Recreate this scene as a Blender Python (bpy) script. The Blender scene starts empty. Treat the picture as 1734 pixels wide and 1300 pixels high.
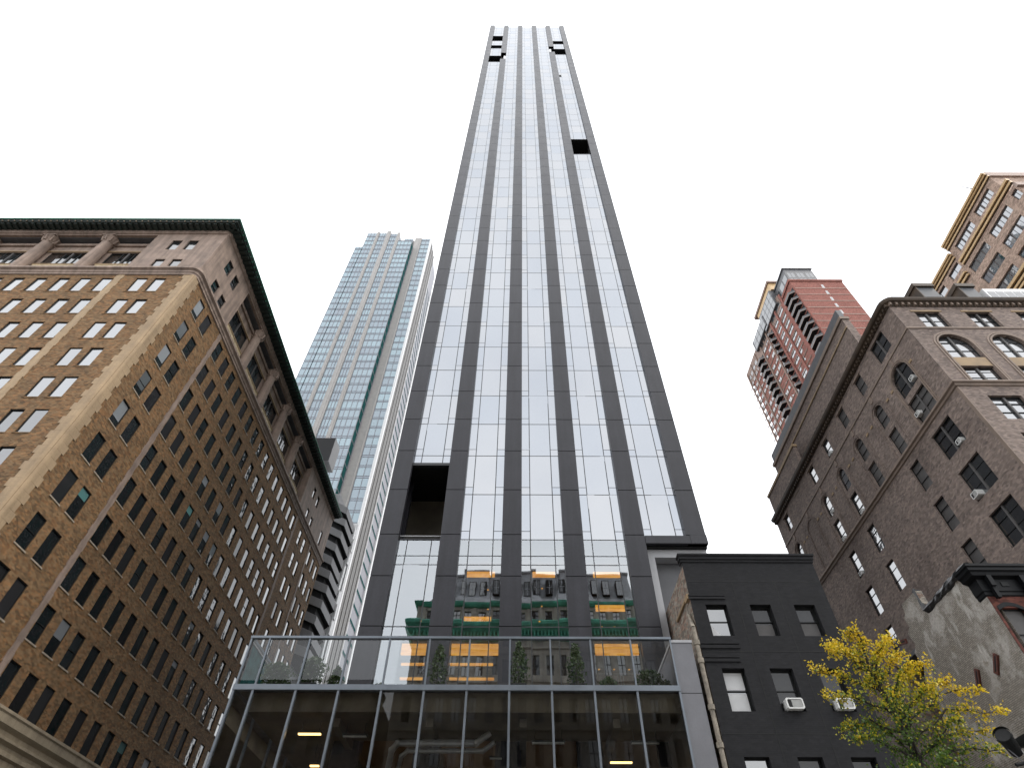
import bpy, math, random
from mathutils import Matrix, Vector
R = math.radians
random.seed(7)
scene = bpy.context.scene
col = scene.collection

# ------------------------------------------------------------------ camera
cd = bpy.data.cameras.new('camera'); cam = bpy.data.objects.new('camera', cd); col.objects.link(cam)
cd.sensor_width = 36.0; cd.lens = 20.076; cd.shift_x = -0.00865; cd.clip_end = 3000; cd.clip_start = 0.05
cam.matrix_world = Matrix.Translation((0, 0, 1.6)) @ Matrix.Rotation(R(90 + 48.55), 4, 'X') @ Matrix.Rotation(R(0.2), 4, 'Z')
scene.camera = cam

# ------------------------------------------------------------------ sky, sun, exposure
SUN_EL, SUN_AZ = R(50), R(104)           # azimuth measured from +Y towards +X
w = bpy.data.worlds.new('World'); scene.world = w; w.use_nodes = True
nt = w.node_tree; nt.nodes.clear()
out = nt.nodes.new('ShaderNodeOutputWorld'); bg = nt.nodes.new('ShaderNodeBackground')
sky = nt.nodes.new('ShaderNodeTexSky'); sky.sky_type = 'NISHITA'; sky.sun_disc = False
sky.sun_elevation = SUN_EL; sky.sun_rotation = SUN_AZ; sky.dust_density = 4; sky.air_density = 1
tc = nt.nodes.new('ShaderNodeTexCoord')
no = nt.nodes.new('ShaderNodeTexNoise'); no.inputs['Scale'].default_value = 2.2; no.inputs['Detail'].default_value = 5
mp = nt.nodes.new('ShaderNodeMapping'); mp.inputs['Scale'].default_value = (1, 1, 1.6)
cr = nt.nodes.new('ShaderNodeValToRGB')
cr.color_ramp.elements[0].position = 0.32; cr.color_ramp.elements[0].color = (8.3, 8.6, 9.1, 1)
cr.color_ramp.elements[1].position = 0.68; cr.color_ramp.elements[1].color = (10.6, 10.7, 10.8, 1)
mx = nt.nodes.new('ShaderNodeMixRGB'); mx.inputs['Fac'].default_value = 0.93
nt.links.new(tc.outputs['Generated'], mp.inputs['Vector']); nt.links.new(mp.outputs['Vector'], no.inputs['Vector'])
nt.links.new(no.outputs['Fac'], cr.inputs['Fac'])
nt.links.new(sky.outputs['Color'], mx.inputs['Color1']); nt.links.new(cr.outputs['Color'], mx.inputs['Color2'])
nt.links.new(mx.outputs['Color'], bg.inputs['Color']); bg.inputs['Strength'].default_value = 0.1
nt.links.new(bg.outputs['Background'], out.inputs['Surface'])
sd = bpy.data.lights.new('sun', 'SUN'); sd.energy = 0.7; sd.angle = R(30); sd.color = (1.0, 0.96, 0.9)
so = bpy.data.objects.new('sun', sd); col.objects.link(so)
sdir = Vector((math.cos(SUN_EL) * math.sin(SUN_AZ), math.cos(SUN_EL) * math.cos(SUN_AZ), math.sin(SUN_EL)))
so.rotation_euler = sdir.to_track_quat('Z', 'Y').to_euler()
scene.view_settings.view_transform = 'Standard'; scene.view_settings.look = 'None'
scene.view_settings.gamma = 1; scene.view_settings.use_curve_mapping = False
scene.view_settings.exposure = 1.2
scene.cycles.max_bounces = 8; scene.cycles.transparent_max_bounces = 12
scene.cycles.sample_clamp_indirect = 6

# ------------------------------------------------------------------ materials
def newmat(name):
    m = bpy.data.materials.new(name); m.use_nodes = True
    n = m.node_tree; n.nodes.clear()
    return m, n.nodes, n.links
def facecoord(N, L):
    """wall coordinates in metres: (along the wall, height)"""
    t = N.new('ShaderNodeTexCoord'); g = N.new('ShaderNodeNewGeometry')
    s = N.new('ShaderNodeSeparateXYZ'); L.new(t.outputs['Object'], s.inputs[0])
    sn = N.new('ShaderNodeSeparateXYZ'); L.new(g.outputs['True Normal'], sn.inputs[0])
    a = N.new('ShaderNodeMath'); a.operation = 'ABSOLUTE'; L.new(sn.outputs['X'], a.inputs[0])
    c = N.new('ShaderNodeMath'); c.operation = 'GREATER_THAN'; c.inputs[1].default_value = 0.7; L.new(a.outputs[0], c.inputs[0])
    mi = N.new('ShaderNodeMix'); mi.data_type = 'FLOAT'
    L.new(c.outputs[0], mi.inputs[0]); L.new(s.outputs['X'], mi.inputs[2]); L.new(s.outputs['Y'], mi.inputs[3])
    cb = N.new('ShaderNodeCombineXYZ'); L.new(mi.outputs[0], cb.inputs['X']); L.new(s.outputs['Z'], cb.inputs['Y'])
    return cb.outputs[0], t.outputs['Object']
def mixc(N, L, fac, a, b, mode='MIX'):
    m = N.new('ShaderNodeMixRGB'); m.blend_type = mode
    if hasattr(fac, 'links'): L.new(fac, m.inputs[0])
    else: m.inputs[0].default_value = fac
    for i, v in ((1, a), (2, b)):
        if hasattr(v, 'links'): L.new(v, m.inputs[i])
        else: m.inputs[i].default_value = (*v, 1) if len(v) == 3 else v
    return m.outputs[0]
def noise(N, L, vec, scale, detail=3, rough=0.55):
    n = N.new('ShaderNodeTexNoise'); n.inputs['Scale'].default_value = scale
    n.inputs['Detail'].default_value = detail; n.inputs['Roughness'].default_value = rough
    if vec is not None: L.new(vec, n.inputs['Vector'])
    return n.outputs['Fac']
def ramp(N, L, fac, p0, p1, c0=(0, 0, 0, 1), c1=(1, 1, 1, 1)):
    r = N.new('ShaderNodeValToRGB'); r.color_ramp.elements[0].position = p0; r.color_ramp.elements[1].position = p1
    r.color_ramp.elements[0].color = c0; r.color_ramp.elements[1].color = c1
    L.new(fac, r.inputs[0]); return r.outputs[0]
def finish(N, L, color, rough, metal=0.0, bumpsrc=None, bump=0.2, bdist=0.02, spec=0.5):
    o = N.new('ShaderNodeOutputMaterial'); p = N.new('ShaderNodeBsdfPrincipled')
    if hasattr(color, 'links'): L.new(color, p.inputs['Base Color'])
    else: p.inputs['Base Color'].default_value = (*color, 1)
    if hasattr(rough, 'links'): L.new(rough, p.inputs['Roughness'])
    else: p.inputs['Roughness'].default_value = rough
    p.inputs['Metallic'].default_value = metal; p.inputs['Specular IOR Level'].default_value = spec
    if bumpsrc is not None:
        b = N.new('ShaderNodeBump'); b.inputs['Strength'].default_value = bump; b.inputs['Distance'].default_value = bdist
        L.new(bumpsrc, b.inputs['Height']); L.new(b.outputs[0], p.inputs['Normal'])
    L.new(p.outputs[0], o.inputs['Surface'])
def plain(name, c, rough=0.6, metal=0.0, var=0.25, scale=3.0, fine=0.15, bump=0.15, spec=0.5, streak=0.0):
    m, N, L = newmat(name)
    fv, ob = facecoord(N, L)
    n1 = noise(N, L, ob, scale, 4); n2 = noise(N, L, ob, scale * 14, 2)
    dark = tuple(x * (1 - var) for x in c); lite = tuple(min(1, x * (1 + var)) for x in c)
    k = mixc(N, L, ramp(N, L, n1, 0.3, 0.7), dark, lite)
    k = mixc(N, L, fine, k, mixc(N, L, 1.0, k, mixc(N, L, n2, (0.4, 0.4, 0.4), (1.6, 1.6, 1.6)), 'MULTIPLY'))
    if streak:
        mpn = N.new('ShaderNodeMapping'); mpn.inputs['Scale'].default_value = (1.6, 0.12, 1); L.new(fv, mpn.inputs[0])
        st = noise(N, L, mpn.outputs[0], 1.6, 4)
        k = mixc(N, L, streak, k, mixc(N, L, 1.0, k, mixc(N, L, ramp(N, L, st, 0.35, 0.65), (0.45, 0.44, 0.42), (1.2, 1.2, 1.2)), 'MULTIPLY'))
    rr = N.new('ShaderNodeMapRange'); rr.inputs[3].default_value = max(0.02, rough - 0.1); rr.inputs[4].default_value = min(1, rough + 0.1)
    L.new(n1, rr.inputs[0])
    finish(N, L, k, rr.outputs[0], metal, n2, bump, 0.01, spec)
    return m
def brick(name, c1, c2, c3, mortar, bw=0.22, bh=0.075, stain=0.5, stainc=(0.35, 0.33, 0.32), var=0.38, third=0.72):
    m, N, L = newmat(name)
    fv, ob = facecoord(N, L)
    b = N.new('ShaderNodeTexBrick'); L.new(fv, b.inputs['Vector'])
    b.inputs['Color1'].default_value = (*c1, 1); b.inputs['Color2'].default_value = (*c2, 1); b.inputs['Mortar'].default_value = (*mortar, 1)
    b.inputs['Scale'].default_value = 1; b.inputs['Brick Width'].default_value = bw; b.inputs['Row Height'].default_value = bh
    b.inputs['Mortar Size'].default_value = bh * 0.09; b.inputs['Bias'].default_value = -0.1; b.inputs['Mortar Smooth'].default_value = 0.3
    # some bricks of a third colour: voronoi cells of about a few bricks
    v = N.new('ShaderNodeTexVoronoi'); v.feature = 'F1'; v.inputs['Scale'].default_value = 1
    mv = N.new('ShaderNodeMapping'); mv.inputs['Scale'].default_value = (1 / (bw * 1.1), 1 / (bh * 1.3), 1); L.new(fv, mv.inputs[0]); L.new(mv.outputs[0], v.inputs['Vector'])
    sx = N.new('ShaderNodeSeparateXYZ'); L.new(v.outputs['Color'], sx.inputs[0])
    k = mixc(N, L, ramp(N, L, sx.outputs[0], 0.62, 0.72), b.outputs['Color'], mixc(N, L, third, b.outputs['Color'], c3))
    k = mixc(N, L, 1.0, k, mixc(N, L, sx.outputs[1], (1 - var,) * 3, (1 + var,) * 3), 'MULTIPLY')
    n1 = noise(N, L, ob, 0.22, 6, 0.6)
    mps = N.new('ShaderNodeMapping'); mps.inputs['Scale'].default_value = (0.9, 0.1, 1); L.new(fv, mps.inputs[0])
    n2 = noise(N, L, mps.outputs[0], 1.1, 5, 0.6)
    k = mixc(N, L, mixc(N, L, stain, (0, 0, 0), ramp(N, L, n1, 0.48, 0.75)), k, mixc(N, L, 1.0, k, stainc, 'MULTIPLY'))
    k = mixc(N, L, mixc(N, L, stain * 0.6, (0, 0, 0), ramp(N, L, n2, 0.52, 0.8)), k, mixc(N, L, 1.0, k, stainc, 'MULTIPLY'))
    finish(N, L, k, 0.85, 0, b.outputs['Fac'], -0.35, 0.012, 0.3)
    return m
def windowglass(name, dark=(0.012, 0.014, 0.016), ior=2.0, rough=0.02, wav=0.02, tint=(1, 1, 1), wscale=1.3):
    m, N, L = newmat(name)
    t = N.new('ShaderNodeTexCoord'); oi = N.new('ShaderNodeObjectInfo')
    o = N.new('ShaderNodeOutputMaterial')
    d = N.new('ShaderNodeBsdfDiffuse'); d.inputs['Color'].default_value = (*dark, 1)
    kk = mixc(N, L, oi.outputs['Random'], tuple(x * 0.5 for x in dark), tuple(x * 1.8 for x in dark)); L.new(kk, d.inputs['Color'])
    g = N.new('ShaderNodeBsdfGlossy'); g.inputs['Roughness'].default_value = rough; g.inputs['Color'].default_value = (*tint, 1)
    gi = N.new('ShaderNodeNewGeometry')
    n = noise(N, L, gi.outputs['Position'], wscale, 2, 0.5)
    b = N.new('ShaderNodeBump'); b.inputs['Strength'].default_value = 1.0; b.inputs['Distance'].default_value = wav; L.new(n, b.inputs['Height'])
    L.new(b.outputs[0], g.inputs['Normal'])
    f = N.new('ShaderNodeFresnel'); f.inputs['IOR'].default_value = ior
    x = N.new('ShaderNodeMixShader'); L.new(f.outputs[0], x.inputs[0]); L.new(d.outputs[0], x.inputs[1]); L.new(g.outputs[0], x.inputs[2])
    L.new(x.outputs[0], o.inputs['Surface']); return m
def clearglass(name, ior=1.5, trans=(0.8, 0.83, 0.82), tint=(1, 1, 1), wav=0.002, wscale=0.5):
    """thin pane: part mirror, part clear"""
    m, N, L = newmat(name)
    o = N.new('ShaderNodeOutputMaterial'); t = N.new('ShaderNodeBsdfTransparent'); t.inputs['Color'].default_value = (*trans, 1)
    g = N.new('ShaderNodeBsdfGlossy'); g.inputs['Roughness'].default_value = 0.008; g.inputs['Color'].default_value = (*tint, 1)
    gi = N.new('ShaderNodeNewGeometry'); n = noise(N, L, gi.outputs['Position'], wscale, 1, 0.5)
    b = N.new('ShaderNodeBump'); b.inputs['Strength'].default_value = 1.0; b.inputs['Distance'].default_value = wav; L.new(n, b.inputs['Height']); L.new(b.outputs[0], g.inputs['Normal'])
    f = N.new('ShaderNodeFresnel'); f.inputs['IOR'].default_value = ior
    x = N.new('ShaderNodeMixShader'); L.new(f.outputs[0], x.inputs[0]); L.new(t.outputs[0], x.inputs[1]); L.new(g.outputs[0], x.inputs[2])
    L.new(x.outputs[0], o.inputs['Surface']); return m
def towerglass(name, dark, tints, ior=3.0, wav=0.001, cell=None):
    """coated glass, each pane a slightly different tint (white noise of the pane's place)"""
    m, N, L = newmat(name)
    a = N.new('ShaderNodeAttribute'); a.attribute_name = 'tint'; a.attribute_type = 'GEOMETRY'
    o = N.new('ShaderNodeOutputMaterial'); d = N.new('ShaderNodeBsdfDiffuse')
    L.new(mixc(N, L, a.outputs['Fac'], dark, tuple(x * 1.7 for x in dark)), d.inputs['Color'])
    g = N.new('ShaderNodeBsdfGlossy'); g.inputs['Roughness'].default_value = 0.01
    L.new(mixc(N, L, a.outputs['Fac'], tints[0], tints[1]), g.inputs['Color'])
    gi = N.new('ShaderNodeNewGeometry'); n = noise(N, L, gi.outputs['Position'], 0.35, 1, 0.5)
    b = N.new('ShaderNodeBump'); b.inputs['Strength'].default_value = 1.0; b.inputs['Distance'].default_value = wav; L.new(n, b.inputs['Height']); L.new(b.outputs[0], g.inputs['Normal'])
    f = N.new('ShaderNodeFresnel'); f.inputs['IOR'].default_value = ior
    x = N.new('ShaderNodeMixShader'); L.new(f.outputs[0], x.inputs[0]); L.new(d.outputs[0], x.inputs[1]); L.new(g.outputs[0], x.inputs[2])
    L.new(x.outputs[0], o.inputs['Surface']); return m
def emit(name, c, s):
    m, N, L = newmat(name); o = N.new('ShaderNodeOutputMaterial'); e = N.new('ShaderNodeEmission')
    e.inputs['Color'].default_value = (*c, 1); e.inputs['Strength'].default_value = s; L.new(e.outputs[0], o.inputs['Surface']); return m
def leafmat(name, ca, cb):
    m, N, L = newmat(name)
    gi = N.new('ShaderNodeNewGeometry'); k = mixc(N, L, gi.outputs['Random Per Island'], ca, cb)
    o = N.new('ShaderNodeOutputMaterial'); d = N.new('ShaderNodeBsdfDiffuse'); t = N.new('ShaderNodeBsdfTranslucent')
    g = N.new('ShaderNodeBsdfGlossy'); g.inputs['Roughness'].default_value = 0.4
    L.new(k, d.inputs['Color']); L.new(k, t.inputs['Color'])
    x = N.new('ShaderNodeMixShader'); x.inputs[0].default_value = 0.35; L.new(d.outputs[0], x.inputs[1]); L.new(t.outputs[0], x.inputs[2])
    y = N.new('ShaderNodeMixShader'); y.inputs[0].default_value = 0.04; L.new(x.outputs[0], y.inputs[1]); L.new(g.outputs[0], y.inputs[2])
    L.new(y.outputs[0], o.inputs['Surface']); return m

M = {}
M['panel'] = plain('charcoal facade panel', (0.0255, 0.025, 0.0305), 0.40, 0, 0.18, 0.5, 0.4, 0.06, 0.34, 0.35)
M['panel_joint'] = plain('dark panel joint', (0.008, 0.008, 0.009), 0.8)
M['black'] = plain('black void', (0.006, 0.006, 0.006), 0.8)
M['mullion_dark'] = plain('dark bronze mullion', (0.018, 0.019, 0.021), 0.5)
M['tglass'] = towerglass('coated tower glass', (0.02, 0.024, 0.03), ((0.90, 0.94, 1.0), (0.98, 0.985, 1.0)), 3.9)
M['lglass'] = clearglass('clear lobby glass', 3.4, (0.6, 0.62, 0.62), (0.93, 0.97, 1.0), 0.004, 0.35)
M['steel'] = plain('brushed steel mullion', (0.17, 0.19, 0.215), 0.4, 0.6, 0.08, 2, 0.05, 0.02)
M['pglass'] = clearglass('podium glass', 1.5, (0.90, 0.92, 0.91), (1, 1, 1), 0.003, 0.4)
M['parapet_glass'] = clearglass('terrace parapet glass', 1.5, (0.86, 0.88, 0.88), (1, 1, 1), 0.002, 0.4)
M['greyclad'] = plain('pale grey cladding', (0.155, 0.155, 0.168), 0.5, 0, 0.1, 1, 0.15, 0.05)
M['liteclad'] = plain('light metal cladding', (0.36, 0.36, 0.37), 0.45, 0, 0.08, 1, 0.1, 0.03)
M['midgrey'] = plain('mid grey render', (0.12, 0.12, 0.125), 0.7, 0, 0.1, 1, 0.15)
M['interior'] = plain('dark interior', (0.15, 0.13, 0.10), 0.8, 0, 0.2, 0.8)
M['interior_ceiling'] = plain('exposed ceiling', (0.14, 0.115, 0.08), 0.8, 0, 0.25, 0.8)
M['wood'] = plain('walnut door', (0.22, 0.10, 0.05), 0.45, 0, 0.25, 2)
M['deck'] = plain('terrace deck', (0.16, 0.15, 0.14), 0.8)
M['lamp'] = emit('warm lamp', (1.0, 0.62, 0.22), 1.6)
def covemat():
    m, N, L = newmat('amber lit ceiling'); t = N.new('ShaderNodeTexCoord'); mp_ = N.new('ShaderNodeMapping'); mp_.inputs['Scale'].default_value = (0.7, 1, 9); L.new(t.outputs['Object'], mp_.inputs[0])
    n = noise(N, L, mp_.outputs[0], 1.5, 4); k = mixc(N, L, ramp(N, L, n, 0.3, 0.72), (0.62, 0.22, 0.02), (1.0, 0.48, 0.07))
    o = N.new('ShaderNodeOutputMaterial'); e = N.new('ShaderNodeEmission'); e.inputs['Strength'].default_value = 0.7; L.new(k, e.inputs['Color']); L.new(e.outputs[0], o.inputs['Surface']); return m
M['cove'] = covemat()
M['lamp_off'] = plain('unlit lamp diffuser', (0.5, 0.5, 0.48), 0.5)
M['duct'] = plain('galvanised duct', (0.5, 0.5, 0.5), 0.35, 0.7, 0.1, 3)
M['lbrick'] = brick('ochre brick', (0.200, 0.116, 0.052), (0.132, 0.076, 0.035), (0.225, 0.112, 0.046), (0.225, 0.165, 0.10), 0.24, 0.085, 0.5, (0.50, 0.50, 0.52))
M['lstone'] = plain('buff limestone', (0.37, 0.265, 0.16), 0.75, 0, 0.15, 0.7, 0.3, 0.15, 0.4, 0.3)
M['pinkstone'] = plain('weathered terracotta stone', (0.285, 0.212, 0.17), 0.75, 0, 0.24, 0.9, 0.35, 0.2, 0.4, 0.5)
M['basestone'] = plain('base limestone', (0.36, 0.29, 0.20), 0.75, 0, 0.15, 0.8, 0.3, 0.2, 0.4, 0.3)
M['cream'] = plain('cream carved panel', (0.50, 0.40, 0.25), 0.75, 0, 0.3, 2.5, 0.5, 0.6)
M['copper'] = plain('green copper', (0.045, 0.20, 0.125), 0.6, 0, 0.5, 1.2, 0.4, 0.2, 0.4, 0.5)
M['copper_dark'] = plain('blackened copper', (0.018, 0.030, 0.026), 0.6, 0, 0.4, 1.5)
M['sill'] = plain('pale sill stone', (0.30, 0.25, 0.19), 0.75)
M['frame_black'] = plain('black window frame', (0.010, 0.011, 0.011), 0.6, 0, 0.25, 3, 0.15, 0.15, 0.25)
M['frame_green'] = plain('dark green window frame', (0.02, 0.035, 0.03), 0.5)
M['wglass'] = windowglass('window glass', (0.012, 0.014, 0.015), 2.7, 0.015, 0.006)
M['wglass_wavy'] = windowglass('old window glass', (0.010, 0.012, 0.013), 1.75, 0.02, 0.03, (1, 1, 1), 1.6)
M['blind'] = plain('white window blind', (0.6, 0.6, 0.6), 0.8, 0, 0.05)
M['darkpaint'] = brick('charcoal painted brick', (0.0165, 0.0165, 0.0185), (0.0125, 0.0125, 0.0140), (0.0205, 0.0205, 0.0220), (0.0105, 0.0105, 0.0115), 0.22, 0.075, 0.8, (0.62, 0.62, 0.64), 0.1, 0.3)
M['oldbrick'] = brick('old party wall brick', (0.27, 0.235, 0.19), (0.20, 0.175, 0.145), (0.25, 0.15, 0.11), (0.30, 0.28, 0.25), 0.22, 0.075, 0.5)
M['pipe'] = plain('weathered downpipe', (0.22, 0.19, 0.15), 0.7, 0, 0.4, 5)
M['ac'] = plain('white air conditioner case', (0.62, 0.62, 0.60), 0.5, 0, 0.06)
M['acgrille'] = plain('grey grille', (0.22, 0.22, 0.22), 0.6)
M['bbrick'] = brick('brown brick', (0.245, 0.188, 0.158), (0.190, 0.146, 0.124), (0.130, 0.104, 0.094), (0.28, 0.23, 0.20), 0.24, 0.085, 0.75, (0.50, 0.48, 0.48), 0.24, 0.55)
M['bstone'] = plain('brownstone trim', (0.22, 0.165, 0.13), 0.75, 0, 0.2, 1.2)
M['btan'] = plain('tan terracotta', (0.30, 0.21, 0.12), 0.75, 0, 0.2, 1.2)
M['bcornice'] = plain('dark cornice', (0.055, 0.036, 0.022), 0.65, 0, 0.35, 1.2)
M['hslate'] = plain('pale mansard slate', (0.42, 0.43, 0.45), 0.6, 0, 0.2, 1.5)
M['hcopper'] = plain('bright verdigris', (0.07, 0.33, 0.23), 0.6, 0, 0.4, 1.2)
M['wglass_dim'] = windowglass('dim curtain backed glass', (0.02, 0.02, 0.021), 1.45, 0.05, 0.004)
M['wglass_blind_sky'] = windowglass('glass over pale roller blind and painted sky reflection', (0.20, 0.21, 0.22), 1.7, 0.03, 0.004)
M['wglass_teal'] = windowglass('glass over teal film', (0.10, 0.24, 0.23), 1.7, 0.03, 0.004)
M['rglass'] = windowglass('sky bright window glass', (0.05, 0.055, 0.06), 3.6, 0.02, 0.004)
M['slate'] = plain('slate', (0.085, 0.088, 0.095), 0.6, 0, 0.25, 1.5)
M['shutter'] = plain('grey closed blind', (0.085, 0.08, 0.078), 0.7, 0, 0.15, 3)
M['white'] = plain('white painted metal', (0.7, 0.7, 0.7), 0.5, 0, 0.05)
M['gtglass'] = towerglass('aqua tower glass', (0.15, 0.19, 0.21), ((0.68, 0.71, 0.78), (0.64, 0.79, 0.83)), 2.7, 0.002)
M['gtspan'] = plain('grey spandrel', (0.20, 0.20, 0.225), 0.5)
M['gtdark'] = plain('dark teal glass', (0.02, 0.075, 0.075), 0.6, 0, 0.4, 2, 0.15, 0.0, 0.0)
M['gtteal'] = plain('teal curtained glass', (0.03, 0.17, 0.16), 0.6, 0, 0.3, 2, 0.15, 0.0, 0.0)
M['flute'] = plain('grey fluted precast', (0.19, 0.185, 0.18), 0.7)
M['gtstone'] = plain('pale precast pilaster', (0.36, 0.345, 0.33), 0.7, 0, 0.1, 1)
M['gtwhite'] = plain('white fin', (0.66, 0.66, 0.66), 0.5, 0, 0.05)
M['balgrey'] = plain('grey balcony concrete', (0.23, 0.23, 0.235), 0.7, 0, 0.1)
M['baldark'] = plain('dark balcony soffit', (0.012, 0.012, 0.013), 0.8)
M['rbrick'] = brick('red brick', (0.27, 0.10, 0.078), (0.225, 0.085, 0.067), (0.30, 0.125, 0.098), (0.32, 0.15, 0.12), 0.24, 0.09, 0.25)
M['rband'] = plain('pale stone band', (0.40, 0.30, 0.25), 0.7)
M['rbrown'] = plain('brown precast', (0.24, 0.16, 0.125), 0.7)
M['tan'] = brick('tan brick', (0.42, 0.30, 0.23), (0.38, 0.27, 0.21), (0.35, 0.24, 0.19), (0.45, 0.35, 0.28), 0.3, 0.1, 0.2)
M['gold'] = plain('gold metal band', (0.52, 0.345, 0.165), 0.45, 0.1, 0.15, 2)
M['greyframe'] = plain('grey window frame', (0.10, 0.10, 0.105), 0.5)
M['rustbrick'] = brick('red house brick', (0.105, 0.030, 0.022), (0.082, 0.024, 0.018), (0.12, 0.042, 0.028), (0.10, 0.045, 0.035), 0.22, 0.075, 0.4)
M['tarp'] = plain('black tar cloth', (0.014, 0.014, 0.015), 0.3, 0, 0.4, 4, 0.4, 0.8)
M['blackiron'] = plain('black cornice paint', (0.005, 0.0055, 0.0065), 0.5, 0, 0.25, 3, .15, .15, 0.15)
M['rust'] = plain('rusty iron', (0.10, 0.028, 0.018), 0.7, 0, 0.4, 6)
M['opstone'] = plain('grey beige stone', (0.42, 0.39, 0.34), 0.75, 0, 0.2, 0.6, 0.3, 0.2, 0.4, 0.4)
M['bark'] = plain('dark bark', (0.030, 0.024, 0.019), 0.85, 0, 0.3, 8, 0.4, 0.6)
M['leaf_yellow'] = leafmat('yellow ginkgo leaf', (0.62, 0.42, 0.015), (0.78, 0.60, 0.035))
M['leaf_lime'] = leafmat('yellow green ginkgo leaf', (0.28, 0.30, 0.02), (0.48, 0.42, 0.025))
M['leaf_green'] = leafmat('green ginkgo leaf', (0.055, 0.12, 0.018), (0.12, 0.19, 0.025))
M['shrub'] = leafmat('dark evergreen leaf', (0.025, 0.05, 0.018), (0.06, 0.10, 0.03))
M['pot'] = plain('black planter', (0.02, 0.02, 0.022), 0.5)
M['asphalt'] = plain('asphalt', (0.05, 0.05, 0.052), 0.9, 0, 0.2, 0.5)
M['concrete'] = plain('pavement concrete', (0.30, 0.29, 0.27), 0.9, 0, 0.12, 0.6)
M['paint'] = plain('white road paint', (0.7, 0.7, 0.68), 0.8)

# grey weathered painted party wall with brick courses, pale patches and moss stains
def partywall():
    m, N, L = newmat('weathered painted wall'); fv, ob = facecoord(N, L)
    b = N.new('ShaderNodeTexBrick'); L.new(fv, b.inputs['Vector']); b.inputs['Scale'].default_value = 1
    b.inputs['Color1'].default_value = (0.36, 0.33, 0.285, 1); b.inputs['Color2'].default_value = (0.27, 0.245, 0.21, 1); b.inputs['Mortar'].default_value = (0.11, 0.10, 0.085, 1)
    b.inputs['Brick Width'].default_value = 0.24; b.inputs['Row Height'].default_value = 0.075; b.inputs['Mortar Size'].default_value = 0.009
    n1 = noise(N, L, ob, 0.55, 7, 0.65); n2 = noise(N, L, ob, 1.1, 7, 0.7); n3 = noise(N, L, ob, 9, 4, 0.6)
    k = mixc(N, L, ramp(N, L, n1, 0.5, 0.62), b.outputs['Color'], (0.47, 0.445, 0.41))
    mp_ = N.new('ShaderNodeMapping'); mp_.inputs['Rotation'].default_value = (0, 0, 0.35); mp_.inputs['Scale'].default_value = (0.6, 0.25, 1); L.new(fv, mp_.inputs[0])
    n4 = noise(N, L, mp_.outputs[0], 2.0, 5, 0.6)
    k = mixc(N, L, ramp(N, L, n4, 0.56, 0.66), k, mixc(N, L, 0.7, k, (0.62, 0.60, 0.56)))
    k = mixc(N, L, ramp(N, L, n2, 0.58, 0.75), k, (0.15, 0.12, 0.065))
    k = mixc(N, L, 1.0, k, mixc(N, L, n3, (0.5, 0.5, 0.5), (1.5, 1.5, 1.5)), 'MULTIPLY')
    finish(N, L, k, 0.9, 0, n3, 0.6, 0.02, 0.3); return m
M['partywall'] = partywall()

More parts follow.
